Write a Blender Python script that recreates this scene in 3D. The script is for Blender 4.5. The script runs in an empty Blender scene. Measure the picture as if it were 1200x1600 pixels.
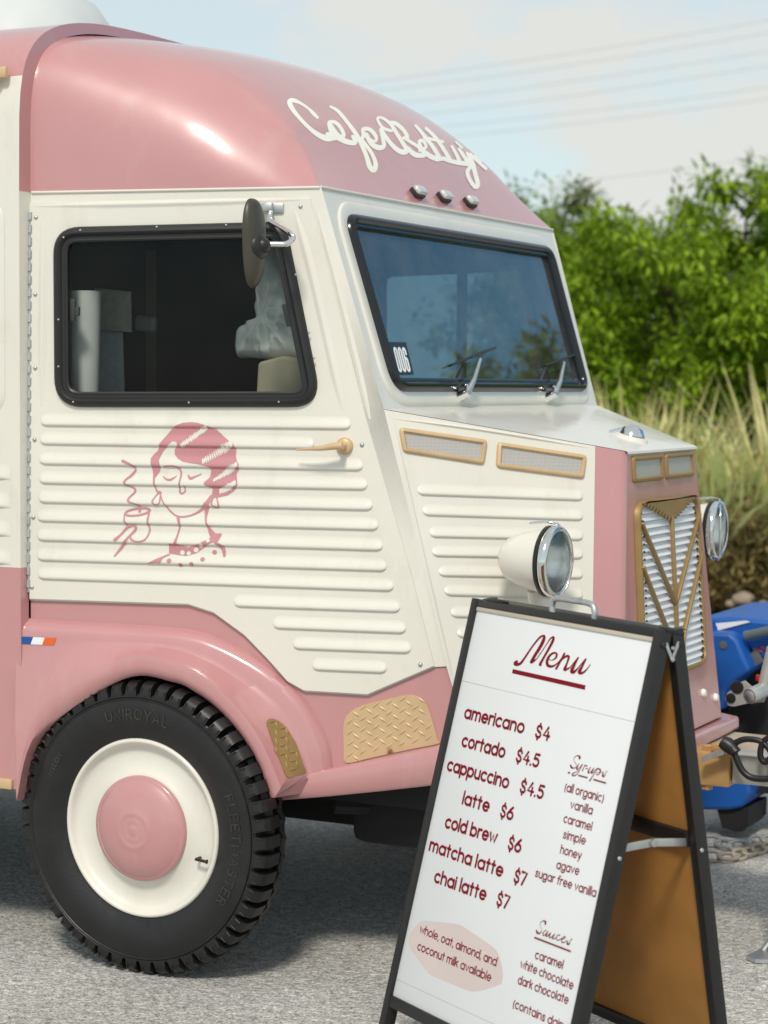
import bpy, bmesh, math, random
from mathutils import Vector, Matrix, noise
from mathutils.bvhtree import BVHTree
random.seed(7)
V = Vector
R = math.radians
scene = bpy.context.scene
COL = scene.collection

# ------------------------------------------------------------------ camera
F, YAW, PIT, ROL = 3201.13, .4698, .0623, .007          # focal length in photo pixels (1200 wide), angles
CAM = V((2.4069, -5.0031, 1.4327))
cd = V((-math.sin(YAW)*math.cos(PIT), math.cos(YAW)*math.cos(PIT), -math.sin(PIT)))
r0 = V((math.cos(YAW), math.sin(YAW), 0)); u0 = r0.cross(cd)
cr = math.cos(ROL)*r0 + math.sin(ROL)*u0
cu = -math.sin(ROL)*r0 + math.cos(ROL)*u0
cam = bpy.data.cameras.new('camera'); camo = bpy.data.objects.new('camera', cam); COL.objects.link(camo)
cam.sensor_width = 36; cam.lens = F/1600*36; cam.clip_end = 2000; cam.clip_start = .1
m = Matrix((cr, cu, -cd)).transposed().to_4x4(); m.translation = CAM
camo.matrix_world = m
cam.dof.use_dof = True; cam.dof.focus_distance = 4.75; cam.dof.aperture_fstop = 4.2
scene.camera = camo

# ------------------------------------------------------------------ light
SUN_AZ = math.atan2(.30, -.95); SUN_EL = R(48)          # atan2(x, y): the sun stands behind the camera, over the photographer
world = bpy.data.worlds.new('World'); scene.world = world; world.use_nodes = True
wt = world.node_tree; wn = wt.nodes; wl = wt.links
bg = wn['Background']; bg.inputs[1].default_value = .10
sky = wn.new('ShaderNodeTexSky'); sky.sky_type = 'NISHITA'; sky.sun_disc = False
sky.sun_elevation = SUN_EL; sky.sun_rotation = SUN_AZ; sky.air_density = 1.0; sky.dust_density = .4; sky.ozone_density = 1.8
tc = wn.new('ShaderNodeTexCoord')
sep = wn.new('ShaderNodeSeparateXYZ'); wl.new(tc.outputs['Generated'], sep.inputs[0])
nz = wn.new('ShaderNodeTexNoise'); nz.inputs['Scale'].default_value = 3.2; nz.inputs['Detail'].default_value = 6; nz.inputs['Roughness'].default_value = .55
mp = wn.new('ShaderNodeMapping'); mp.inputs['Scale'].default_value = (1, 1, 2.2); mp.inputs['Location'].default_value = (.3, .1, .25)
wl.new(tc.outputs['Generated'], mp.inputs[0]); wl.new(mp.outputs[0], nz.inputs['Vector'])
dot = wn.new('ShaderNodeVectorMath'); dot.operation = 'DOT_PRODUCT'; dot.inputs[1].default_value = V((.46, .84, .30)).normalized()
nrm_ = wn.new('ShaderNodeVectorMath'); nrm_.operation = 'NORMALIZE'; wl.new(tc.outputs['Generated'], nrm_.inputs[0]); wl.new(nrm_.outputs[0], dot.inputs[0])
bias = wn.new('ShaderNodeMapRange'); bias.inputs[1].default_value = .865; bias.inputs[2].default_value = .97   # one wide clear patch, right of the picture
bias.inputs[3].default_value = .115; bias.inputs[4].default_value = -.40
wl.new(dot.outputs['Value'], bias.inputs[0])
add = wn.new('ShaderNodeMath'); add.operation = 'ADD'; wl.new(nz.outputs[0], add.inputs[0]); wl.new(bias.outputs[0], add.inputs[1])
rmp = wn.new('ShaderNodeMapRange'); rmp.inputs[1].default_value = .50; rmp.inputs[2].default_value = .74; rmp.inputs[4].default_value = .97
wl.new(add.outputs[0], rmp.inputs[0])
mixc = wn.new('ShaderNodeMix'); mixc.data_type = 'RGBA'
flo = wn.new('ShaderNodeMapRange'); flo.inputs[1].default_value = .865; flo.inputs[2].default_value = .97; flo.inputs[3].default_value = .74; flo.inputs[4].default_value = 0; wl.new(dot.outputs['Value'], flo.inputs[0])
mxm = wn.new('ShaderNodeMath'); mxm.operation = 'MAXIMUM'; wl.new(rmp.outputs[0], mxm.inputs[0]); wl.new(flo.outputs[0], mxm.inputs[1])
grade = wn.new('ShaderNodeVectorMath'); grade.operation = 'MULTIPLY'; grade.inputs[1].default_value = (.78, 1.32, 1.36); wl.new(sky.outputs[0], grade.inputs[0])
wl.new(mxm.outputs[0], mixc.inputs[0]); wl.new(grade.outputs[0], mixc.inputs[6]); mixc.inputs[7].default_value = (6.75, 6.75, 6.4, 1)
wl.new(mixc.outputs[2], bg.inputs[0])
sun = bpy.data.lights.new('sun', 'SUN'); suno = bpy.data.objects.new('sun', sun); COL.objects.link(suno)
sun.energy = 2.2; sun.angle = R(10); sun.color = (1, .92, .81)
sd = V((math.sin(SUN_AZ)*math.cos(SUN_EL), math.cos(SUN_AZ)*math.cos(SUN_EL), math.sin(SUN_EL)))
suno.rotation_euler = sd.to_track_quat('Z', 'Y').to_euler(); suno.location = (0, -6, 8)
vs = scene.view_settings; vs.view_transform = 'Standard'; vs.look = 'None'; vs.exposure = .20; vs.gamma = 1

# ------------------------------------------------------------------ helpers
def ray(x, y): return cd + cr*((x-600)/F) + cu*((800-y)/F)
def hit(x, y, p0, n):
    v = ray(x, y); n = V(n); return CAM + v*(((V(p0)-CAM).dot(n))/v.dot(n))

def nmat(name):
    ma = bpy.data.materials.new(name); ma.use_nodes = True
    return ma, ma.node_tree.nodes, ma.node_tree.links, ma.node_tree.nodes['Principled BSDF']
def mat(name, col, rough=.5, metal=0, coat=0, coat_r=.05, spec=.5, var=.06, vscale=6, bump=0, bscale=300, dirt=None):
    ma, n, l, b = nmat(name)
    b.inputs['Roughness'].default_value = rough; b.inputs['Metallic'].default_value = metal
    b.inputs['Coat Weight'].default_value = coat; b.inputs['Coat IOR'].default_value = 1.5 if coat < .8 else 1.6; b.inputs['Coat Roughness'].default_value = coat_r
    b.inputs['Specular IOR Level'].default_value = spec
    t = n.new('ShaderNodeTexCoord'); nt = n.new('ShaderNodeTexNoise'); nt.inputs['Scale'].default_value = vscale; nt.inputs['Detail'].default_value = 5
    l.new(t.outputs['Object'], nt.inputs['Vector'])
    hs = n.new('ShaderNodeMapRange'); hs.inputs[1].default_value = .3; hs.inputs[2].default_value = .7
    hs.inputs[3].default_value = 1-var; hs.inputs[4].default_value = 1+var; l.new(nt.outputs[0], hs.inputs[0])
    mx = n.new('ShaderNodeVectorMath'); mx.operation = 'SCALE'; mx.inputs[0].default_value = col; l.new(hs.outputs[0], mx.inputs['Scale'])
    out = mx.outputs[0]
    if dirt:
        dc, amount, dscale = dirt
        dmp = n.new('ShaderNodeMapping'); dmp.inputs['Scale'].default_value = (1, 1, .35); l.new(t.outputs['Object'], dmp.inputs[0]); d = n.new('ShaderNodeTexNoise'); d.inputs['Scale'].default_value = dscale; d.inputs['Detail'].default_value = 8; d.inputs['Roughness'].default_value = .7
        l.new(dmp.outputs[0], d.inputs['Vector'])
        dr = n.new('ShaderNodeMapRange'); dr.inputs[1].default_value = .55; dr.inputs[2].default_value = .8; dr.inputs[4].default_value = amount
        l.new(d.outputs[0], dr.inputs[0])
        mm = n.new('ShaderNodeMix'); mm.data_type = 'RGBA'; l.new(dr.outputs[0], mm.inputs[0]); l.new(out, mm.inputs[6]); mm.inputs[7].default_value = (*dc, 1)
        out = mm.outputs[2]
    l.new(out, b.inputs['Base Color'])
    rv = n.new('ShaderNodeMapRange'); rv.inputs[3].default_value = rough*.85; rv.inputs[4].default_value = min(1, rough*1.2); l.new(nt.outputs[0], rv.inputs[0]); l.new(rv.outputs[0], b.inputs['Roughness'])
    if coat > .3:
        rn = n.new('ShaderNodeTexNoise'); rn.inputs['Scale'].default_value = 4.5; rn.inputs['Detail'].default_value = 2; l.new(t.outputs['Object'], rn.inputs['Vector'])
        ru = n.new('ShaderNodeBump'); ru.inputs['Strength'].default_value = .22; ru.inputs['Distance'].default_value = .012; l.new(rn.outputs[0], ru.inputs['Height']); l.new(ru.outputs[0], b.inputs['Coat Normal']); l.new(ru.outputs[0], b.inputs['Normal'])
    if bump:
        bn = n.new('ShaderNodeTexNoise'); bn.inputs['Scale'].default_value = bscale; bn.inputs['Detail'].default_value = 3; l.new(t.outputs['Object'], bn.inputs['Vector'])
        bu = n.new('ShaderNodeBump'); bu.inputs['Strength'].default_value = bump; bu.inputs['Distance'].default_value = .002
        l.new(bn.outputs[0], bu.inputs['Height']); l.new(bu.outputs[0], b.inputs['Normal'])
        if coat > .3: l.new(ru.outputs[0], bu.inputs['Normal'])
    return ma

class MB:
    def __init__(s): s.v = []; s.f = []; s.mi = []
    def add(s, verts, faces, mi=0):
        o = len(s.v); s.v += [V(p) for p in verts]; s.f += [tuple(i+o for i in f) for f in faces]; s.mi += [mi]*len(faces); return s
    def bm(s, b, mi=0, mtx=None):
        b.verts.index_update(); vs_ = [(mtx @ v.co if mtx else v.co.copy()) for v in b.verts]
        s.add(vs_, [[v.index for v in f.verts] for f in b.faces], mi); b.free(); return s
    def box(s, c, size, rot=None, bev=0, seg=2, mi=0):
        b = bmesh.new(); bmesh.ops.create_cube(b, size=1)
        for v in b.verts: v.co = V((v.co.x*size[0], v.co.y*size[1], v.co.z*size[2]))
        if bev: bmesh.ops.bevel(b, geom=b.edges[:], offset=bev, segments=seg, affect='EDGES', profile=.5)
        mt = Matrix.Translation(V(c)) @ (rot.to_4x4() if rot is not None else Matrix())
        return s.bm(b, mi, mt)
    def tube(s, pts, rad, n=10, mi=0, cap=True):
        pts = [V(p) for p in pts]; k = len(pts); rr = rad if isinstance(rad, (list, tuple)) else [rad]*k
        t0 = (pts[1]-pts[0]).normalized(); a = t0.orthogonal().normalized(); vs_ = []; fs = []
        for i in range(k):
            t = (pts[min(i+1, k-1)]-pts[max(i-1, 0)]).normalized()
            a = (a - t*a.dot(t)).normalized(); b = t.cross(a)
            for j in range(n):
                an = 2*math.pi*j/n; vs_.append(pts[i] + (a*math.cos(an)+b*math.sin(an))*rr[i])
        for i in range(k-1):
            for j in range(n): fs.append((i*n+j, i*n+(j+1) % n, (i+1)*n+(j+1) % n, (i+1)*n+j))
        if cap: fs.append(tuple(range(n))[::-1]); fs.append(tuple((k-1)*n+j for j in range(n)))
        return s.add(vs_, fs, mi)
    def lathe(s, prof, c, ax, n=64, mi=0, a0=0, a1=2*math.pi, sc=None):
        c = V(c); ax = V(ax).normalized(); e1 = ax.orthogonal().normalized()
        if abs(ax.z) < .9: e1 = ax.cross(V((0, 0, 1))).normalized()
        e2 = ax.cross(e1); vs_ = []; fs = []; k = len(prof)
        for j in range(n):
            an = a0+(a1-a0)*j/n
            for (r_, h) in prof: vs_.append(c + ax*h + (e1*math.cos(an)+e2*math.sin(an))*r_)
        for j in range(n):
            for i in range(k-1):
                q = ((j*k+i), (j*k+i+1), (((j+1) % n)*k+i+1), (((j+1) % n)*k+i)); fs.append(q)
        return s.add(vs_, fs, mi)
    def grid(s, rows, mi=0, flip=False):
        k = len(rows[0]); vs_ = [p for r_ in rows for p in r_]; fs = []
        for i in range(len(rows)-1):
            for j in range(k-1):
                q = (i*k+j, i*k+j+1, (i+1)*k+j+1, (i+1)*k+j); fs.append(q[::-1] if flip else q)
        return s.add(vs_, fs, mi)
    def prism(s, poly, d, mi=0):                        # a closed planar outline given thickness d
        k = len(poly); poly = [V(p) for p in poly]; d = V(d)
        fs = [tuple(range(k)), tuple(range(2*k-1, k-1, -1))]+[(i, i+k, (i+1) % k+k, (i+1) % k) for i in range(k)]
        return s.add(poly+[p+d for p in poly], fs, mi)

def wloc(o):
    p = V((0, 0, 0))
    while o: p += V(o.location); o = o.parent
    return p
def obj(name, mb, mats, parent=None, smooth=30, weld=True, **kw):
    org = wloc(parent); me = bpy.data.meshes.new(name)
    loc = V(kw.get('loc', (0, 0, 0)))
    me.from_pydata([p-org-loc for p in mb.v], [], mb.f)
    for i, mi in enumerate(mb.mi): me.polygons[i].material_index = mi
    if weld:
        b = bmesh.new(); b.from_mesh(me); bmesh.ops.remove_doubles(b, verts=b.verts, dist=1e-6); bmesh.ops.recalc_face_normals(b, faces=b.faces); b.to_mesh(me); b.free()
    for x in (mats if isinstance(mats, (list, tuple)) else [mats]): me.materials.append(x)
    if smooth:
        me.shade_smooth()
        if smooth < 180: me.set_sharp_from_angle(angle=R(smooth))
    me.update()
    o = bpy.data.objects.new(name, me); COL.objects.link(o); o.location = loc
    if parent: o.parent = parent
    return o
def tag(o, label=None, cat=None, group=None, kind=None):
    for k, v in (('label', label), ('category', cat), ('group', group), ('kind', kind)):
        if v: o[k] = v
    return o
def thing(name, label, cat, loc=(0, 0, 0), group=None):
    o = bpy.data.objects.new(name, None); COL.objects.link(o); o.location = loc; o.empty_display_size = .1
    return tag(o, label, cat, group)
def copy_tree(o, parent=None):
    c = o.copy(); COL.objects.link(c)
    if parent: c.parent = parent
    for ch in list(o.children): copy_tree(ch, c)
    return c

def crom(pts, n=6):                                     # Catmull-Rom through points of any dimension
    out = []; k = len(pts)
    for i in range(k-1):
        p0, p1, p2, p3 = pts[max(i-1, 0)], pts[i], pts[i+1], pts[min(i+2, k-1)]
        for j in range(n):
            t = j/n
            out.append(tuple(.5*((2*b)+(-a+c)*t+(2*a-5*b+4*c-d)*t*t+(-a+3*b-3*c+d)*t**3) for a, b, c, d in zip(p0, p1, p2, p3)))
    out.append(tuple(pts[-1])); return out
def ribbon(mb, pts, pos, h=.0008, n=6, wmul=1, mi=0):   # painted stroke: (x, y, width) on a surface pos(x, y, h)
    p = crom(pts, n) if n > 1 else [tuple(q) for q in pts]
    if len(p) < 2: return
    def d(a, b):
        x, y = b[0]-a[0], b[1]-a[1]; L = math.hypot(x, y) or 1e-9; return x/L, y/L
    s0 = d(p[0], p[1]); s1 = d(p[-2], p[-1]); pre = []; post = []
    for q in (80, 55, 28):
        a = R(q); w = p[0][2]*wmul; pre.append((p[0][0]-s0[0]*w/2*math.sin(a), p[0][1]-s0[1]*w/2*math.sin(a), p[0][2]*math.cos(a)))
        w = p[-1][2]*wmul; post.insert(0, (p[-1][0]+s1[0]*w/2*math.sin(a), p[-1][1]+s1[1]*w/2*math.sin(a), p[-1][2]*math.cos(a)))
    p = pre+p+post; vs_ = []; k = len(p)
    for i in range(k):
        t = d(p[max(i-1, 0)], p[min(i+1, k-1)]); w = max(p[i][2], .001)*wmul/2
        x, y = p[i][0], p[i][1]; nx, ny = -t[1]*w, t[0]*w
        vs_ += [pos(x+nx, y+ny, h), pos(x, y, h+.00015), pos(x-nx, y-ny, h)]
    mb.add(vs_, [(3*i+j, 3*i+j+1, 3*i+j+4, 3*i+j+3) for i in range(k-1) for j in (0, 1)], mi)
def fill(mb, poly, pos, h=.0008, maxlen=None, holes=(), mi=0):
    b = bmesh.new()
    for lp in [poly]+list(holes):
        vs_ = [b.verts.new((p[0], p[1], 0)) for p in lp]
        for i in range(len(vs_)): b.edges.new((vs_[i], vs_[(i+1) % len(vs_)]))
    bmesh.ops.triangle_fill(b, edges=b.edges[:], use_beauty=True)
    if maxlen:
        for _ in range(7):
            e = [x for x in b.edges if x.calc_length() > maxlen]
            if not e: break
            bmesh.ops.subdivide_edges(b, edges=e, cuts=1); bmesh.ops.triangulate(b, faces=b.faces[:])
    b.verts.index_update()
    mb.add([pos(v.co.x, v.co.y, h) for v in b.verts], [[v.index for v in f.verts] for f in b.faces], mi); b.free()
def crop(ox, oy, s, pos): return lambda x, y, h=0: pos(ox+x/s, oy+y/s, h)
def circ(x, y, r_, n=18, ry=None): return [(x+r_*math.cos(2*math.pi*i/n), y+(ry or r_)*math.sin(2*math.pi*i/n)) for i in range(n)]

class Frame:                                            # a plane with 2D coordinates
    def __init__(s, o, n, up=V((0, 0, 1))):
        s.o = V(o); s.n = V(n).normalized(); s.x = up.cross(s.n).normalized(); s.y = s.n.cross(s.x)
    def uv(s, p): d = V(p)-s.o; return d.dot(s.x), d.dot(s.y)
    def px(s, x, y): return s.uv(hit(x, y, s.o, s.n))
    def at(s, u, v, h=0): return s.o+s.x*u+s.y*v+s.n*h
    def pos(s, x, y, h=0): return hit(x, y, s.o, s.n)+s.n*h
def rounded(pts, rad, n=7):                             # round the corners of a 2D outline
    out = []; k = len(pts); rad = rad if isinstance(rad, (list, tuple)) else [rad]*k
    for i in range(k):
        p = V(pts[i]); a = V(pts[i-1])-p; b = V(pts[(i+1) % k])-p; r_ = rad[i]
        ang = a.angle(b); t = min(r_/math.tan(ang/2), a.length*.49, b.length*.49); an, bn = a.normalized(), b.normalized()
        p0, p1 = p+an*t, p+bn*t
        for j in range(n+1):
            s = j/n; q = (1-s)**2*p0+2*s*(1-s)*(p*.25+((p0+p1)/2)*.0+p*.75)+s*s*p1; out.append((q.x, q.y))
    return out
def inset(poly, d):
    k = len(poly); out = []; ar = sum(poly[i][0]*poly[(i+1) % k][1]-poly[(i+1) % k][0]*poly[i][1] for i in range(k)); sg = 1 if ar > 0 else -1
    for i in range(k):
        a, p, b = V(poly[i-1]), V(poly[i]), V(poly[(i+1) % k])
        t = ((p-a).normalized()+(b-p).normalized())
        if t.length < 1e-6: t = b-p
        t.normalize(); out.append((p.x-t.y*sg*d, p.y+t.x*sg*d))
    return out
def ringprof(mb, poly, fr, prof, mi=0):                 # sweep (inset, height) profile round a closed outline on a frame
    loops = [[fr.at(*q, h) for q in inset(poly, d)] for d, h in prof]; k = len(poly)
    vs_ = [p for lp in loops for p in lp]
    mb.add(vs_, [(i*k+j, i*k+(j+1) % k, (i+1)*k+(j+1) % k, (i+1)*k+j) for i in range(len(loops)-1) for j in range(k)], mi)

# ------------------------------------------------------------------ materials
M_cream = mat('cream_paint', (.735, .71, .635), .36, coat=.6, coat_r=.13, var=.025, vscale=3, bump=.12, bscale=160, dirt=((.46, .39, .29), .30, 9))
M_pink = mat('pink_paint', (.52, .245, .248), .36, coat=1, coat_r=.13, var=.04, vscale=3, bump=.04, bscale=90, dirt=((.60, .42, .39), .35, 8))
M_emblem = mat('rose_vinyl', (.54, .235, .26), .42, var=.04)
M_letter = mat('cream_vinyl', (.84, .84, .76), .45, var=.03)
M_gold = mat('gold_paint', (.62, .44, .25), .40, metal=.2, var=.06, vscale=20)
M_brass_shadegold = mat('dull_brass_and_shaded_gold', (.31, .20, .075), .5, metal=.3, var=.08, vscale=20)  # brass of grille and front vents; also shaded tone for the gold wing plate
M_chrome = mat('chrome', (.75, .76, .76), .1, metal=1, var=.03)
M_refl = mat('lamp_reflector', (.80, .81, .80), .28, metal=.85, var=.05, vscale=40)
M_steel = mat('galvanised_steel', (.52, .54, .54), .42, metal=.8, var=.12, vscale=30)
M_rubber = mat('black_rubber', (.012, .012, .013), .42, var=.15, vscale=14, bump=.15, bscale=120)
M_tyre = mat('tyre_rubber', (.0092, .009, .0088), .42, var=.2, vscale=18, bump=.3, bscale=180, dirt=((.05, .047, .042), .35, 22))
M_black = mat('black_plastic', (.014, .014, .014), .4, var=.1, bump=.1, bscale=260)
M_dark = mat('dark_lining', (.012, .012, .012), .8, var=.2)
M_under = mat('underbody_black', (.010, .010, .011), .75, var=.3)
M_whitepl = mat('white_panel', (.74, .76, .77), .45, var=.012, vscale=5)
M_slat = mat('white_slats', (.74, .76, .78), .4, var=.02)
M_red = mat('dark_red_vinyl', (.20, .004, .013), .6, spec=.15, var=.05)
M_blush = mat('blush_vinyl', (.62, .53, .51), .5, var=.03)
M_frame = mat('black_powder_coat', (.012, .0115, .011), .42, var=.12, vscale=30, bump=.2, bscale=400)
M_hard = mat('brown_hardboard', (.40, .19, .045), .6, var=.12, vscale=9, bump=.15, bscale=300)
M_blue = mat('blue_plastic', (.006, .095, .40), .5, var=.1, vscale=9, dirt=((.08, .12, .2), .4, 12))
M_tan = mat('tan_steel', (.50, .30, .12), .45, metal=.2, var=.12, vscale=30)
M_alu = mat('aluminium', (.55, .55, .52), .42, metal=.5, var=.08, vscale=22)
M_paper = mat('white_paper', (.72, .73, .72), .8, var=.03)
M_greyp = mat('grey_paper', (.42, .42, .38), .8, var=.15, vscale=40)
M_bluep = mat('blue_grey_paper', (.48, .54, .62), .8, var=.12, vscale=40)
M_kraft = mat('kraft_paper', (.42, .38, .28), .8, var=.12, vscale=14)
M_flagb = mat('flag_blue', (.01, .08, .32), .45); M_flagw = mat('flag_white', (.82, .83, .84), .45); M_flagr = mat('flag_orange_red', (.80, .12, .015), .45)

def glassmat(name, tint, ior, rough=.0, dust=0):
    ma, n, l, b = nmat(name); n.remove(b)
    o = n['Material Output']; tr = n.new('ShaderNodeBsdfTransparent'); tr.inputs[0].default_value = (*tint, 1)
    gl = n.new('ShaderNodeBsdfGlossy'); gl.inputs['Roughness'].default_value = rough; gl.inputs[0].default_value = (.93, .97, 1, 1)
    fr = n.new('ShaderNodeFresnel'); fr.inputs[0].default_value = ior
    t = n.new('ShaderNodeTexCoord'); nt = n.new('ShaderNodeTexNoise'); nt.inputs['Scale'].default_value = 2.5; l.new(t.outputs['Object'], nt.inputs['Vector'])
    bu = n.new('ShaderNodeBump'); bu.inputs['Strength'].default_value = .02; bu.inputs['Distance'].default_value = .02; l.new(nt.outputs[0], bu.inputs['Height']); l.new(bu.outputs[0], gl.inputs['Normal'])
    mx = n.new('ShaderNodeMixShader'); l.new(fr.outputs[0], mx.inputs[0]); l.new(tr.outputs[0], mx.inputs[1]); l.new(gl.outputs[0], mx.inputs[2])
    if dust:
        df = n.new('ShaderNodeBsdfDiffuse'); df.inputs[0].default_value = (.62, .60, .56, 1); dn = n.new('ShaderNodeTexNoise'); dn.inputs['Scale'].default_value = 7; dn.inputs['Detail'].default_value = 9; dn.inputs['Roughness'].default_value = .7; l.new(t.outputs['Object'], dn.inputs['Vector'])
        dm = n.new('ShaderNodeMapRange'); dm.inputs[1].default_value = .35; dm.inputs[2].default_value = .75; dm.inputs[3].default_value = dust*.4; dm.inputs[4].default_value = dust*1.8; l.new(dn.outputs[0], dm.inputs[0])
        m2 = n.new('ShaderNodeMixShader'); l.new(dm.outputs[0], m2.inputs[0]); l.new(mx.outputs[0], m2.inputs[1]); l.new(df.outputs[0], m2.inputs[2]); mx = m2
    l.new(mx.outputs[0], o.inputs[0]); return ma
M_wglass = glassmat('windscreen_glass', (.32, .44, .50), 2.0, dust=.06)
M_dglass = glassmat('door_glass', (.82, .85, .83), 1.24, dust=.006)
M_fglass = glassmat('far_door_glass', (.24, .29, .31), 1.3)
M_lens = glassmat('lamp_glass', (.95, .97, .97), 1.5)
def meshmat():
    ma, n, l, b = nmat('wire_mesh'); b.inputs['Metallic'].default_value = .4; b.inputs['Roughness'].default_value = .5
    t = n.new('ShaderNodeTexCoord'); br = n.new('ShaderNodeTexBrick'); br.offset = 0; br.inputs['Scale'].default_value = 150
    br.inputs['Brick Width'].default_value = .5; br.inputs['Row Height'].default_value = .5; br.inputs['Mortar Size'].default_value = .12; br.inputs['Mortar Smooth'].default_value = .3
    br.inputs['Color1'].default_value = (.33, .31, .29, 1); br.inputs['Color2'].default_value = (.36, .34, .31, 1); br.inputs['Mortar'].default_value = (.58, .56, .53, 1)
    l.new(t.outputs['UV'], br.inputs['Vector']); l.new(br.outputs[0], b.inputs['Base Color']); return ma
M_mesh = meshmat()
def leafmat(name, c0, c1, trans=.35):
    ma, n, l, b = nmat(name); o = n['Material Output']; b.inputs['Roughness'].default_value = .5; b.inputs['Specular IOR Level'].default_value = .25
    g = n.new('ShaderNodeNewGeometry'); t = n.new('ShaderNodeTexCoord'); nt = n.new('ShaderNodeTexNoise'); nt.inputs['Scale'].default_value = 2.0; nt.inputs['Detail'].default_value = 3
    l.new(t.outputs['Object'], nt.inputs['Vector'])
    ad = n.new('ShaderNodeMath'); ad.operation = 'MULTIPLY_ADD'; ad.inputs[1].default_value = .55; l.new(g.outputs['Random Per Island'], ad.inputs[0])
    s2 = n.new('ShaderNodeMath'); s2.operation = 'MULTIPLY_ADD'; s2.inputs[1].default_value = 1.7; s2.inputs[2].default_value = -.54; l.new(nt.outputs[0], s2.inputs[0]); l.new(s2.outputs[0], ad.inputs[2])
    rp = n.new('ShaderNodeValToRGB'); rp.color_ramp.elements[0].color = (*c0, 1); rp.color_ramp.elements[1].color = (*c1, 1); l.new(ad.outputs[0], rp.inputs[0]); l.new(rp.outputs[0], b.inputs['Base Color'])
    tl = n.new('ShaderNodeBsdfTranslucent'); l.new(rp.outputs[0], tl.inputs[0])
    mx = n.new('ShaderNodeMixShader'); mx.inputs[0].default_value = trans; l.new(b.outputs[0], mx.inputs[1]); l.new(tl.outputs[0], mx.inputs[2]); l.new(mx.outputs[0], o.inputs[0]); return ma
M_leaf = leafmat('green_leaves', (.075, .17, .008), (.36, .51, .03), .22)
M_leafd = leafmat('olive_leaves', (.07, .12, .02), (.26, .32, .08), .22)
M_grass = leafmat('straw_green_blades', (.50, .48, .15), (.82, .75, .42), .18)
M_grassg = leafmat('grey_green_blades', (.42, .52, .17), (.74, .78, .42), .18)
M_brush = leafmat('brown_brush', (.09, .075, .025), (.32, .25, .10), .2)
M_bark = mat('bark', (.07, .05, .035), .85, var=.3, vscale=12)
M_litter = leafmat('fallen_leaves', (.10, .065, .02), (.38, .28, .07), .15)

# ------------------------------------------------------------------ setting
def asphaltmat():
    ma, n, l, b = nmat('asphalt'); b.inputs['Roughness'].default_value = .85; b.inputs['Specular IOR Level'].default_value = .3
    t = n.new('ShaderNodeTexCoord')
    def noi(s, d=4, r_=.6):
        x = n.new('ShaderNodeTexNoise'); x.inputs['Scale'].default_value = s; x.inputs['Detail'].default_value = d; x.inputs['Roughness'].default_value = r_; l.new(t.outputs['Object'], x.inputs['Vector']); return x
    v = n.new('ShaderNodeTexVoronoi'); v.inputs['Scale'].default_value = 240; l.new(t.outputs['Object'], v.inputs['Vector'])
    v2 = n.new('ShaderNodeTexVoronoi'); v2.inputs['Scale'].default_value = 62; l.new(t.outputs['Object'], v2.inputs['Vector'])
    rp = n.new('ShaderNodeValToRGB'); e = rp.color_ramp.elements; e[0].position = .1; e[0].color = (.24, .237, .225, 1); e[1].position = .8; e[1].color = (.66, .65, .62, 1)
    l.new(v.outputs['Color'], rp.inputs[0])
    big = noi(1.1, 6); mr = n.new('ShaderNodeMapRange'); mr.inputs[1].default_value = .3; mr.inputs[2].default_value = .7; mr.inputs[3].default_value = .80; mr.inputs[4].default_value = 1.12; l.new(big.outputs[0], mr.inputs[0])
    sp = noi(38, 4); mr2 = n.new('ShaderNodeMapRange'); mr2.inputs[1].default_value = .38; mr2.inputs[2].default_value = .62; mr2.inputs[3].default_value = .78; mr2.inputs[4].default_value = 1.15; l.new(sp.outputs[0], mr2.inputs[0])
    m1 = n.new('ShaderNodeMath'); m1.operation = 'MULTIPLY'; l.new(mr.outputs[0], m1.inputs[0]); l.new(mr2.outputs[0], m1.inputs[1])
    sc = n.new('ShaderNodeVectorMath'); sc.operation = 'SCALE'; l.new(rp.outputs[0], sc.inputs[0]); l.new(m1.outputs[0], sc.inputs['Scale'])
    l.new(sc.outputs[0], b.inputs['Base Color'])
    bu = n.new('ShaderNodeBump'); bu.inputs['Strength'].default_value = .7; bu.inputs['Distance'].default_value = .006; l.new(v2.outputs['Distance'], bu.inputs['Height']); l.new(bu.outputs[0], b.inputs['Normal'])
    return ma
g = MB(); g.add([(-400, -400, 0), (400, -400, 0), (400, 400, 0), (-400, 400, 0)], [(0, 1, 2, 3)])
tag(obj('ground', g, asphaltmat(), smooth=0), kind='structure')
M_soil = mat('soil', (.13, .10, .06), .95, var=.35, vscale=5, bump=.8, bscale=25, dirt=((.22, .19, .07), .5, 3))
s = MB(); rows = []
for i in range(40):
    y = 6.3+i*.35; rw = []
    for j in range(90):
        x = -14+j*.35
        z = .006 + min(1, max(0, i-.5)/4)*(.10+.07*noise.noise(V((x*.9, y*.9, 0)))) + .02*i*.35 if i else .004
        rw.append((x, y+(.12*noise.noise(V((x*.8, 3, 0))) if i < 2 else 0), z))
    rows.append(rw)
s.grid(rows); tag(obj('soil', s, M_soil, smooth=180), kind='structure')
field = MB(); field.add([(-300, 19.5, .3), (300, 19.5, .3), (300, 390, .3), (-300, 390, .3)], [(0, 1, 2, 3)])
tag(obj('field', field, mat('field_grass', (.09, .13, .035), .9, var=.3, vscale=.5), smooth=0), kind='structure')

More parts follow.
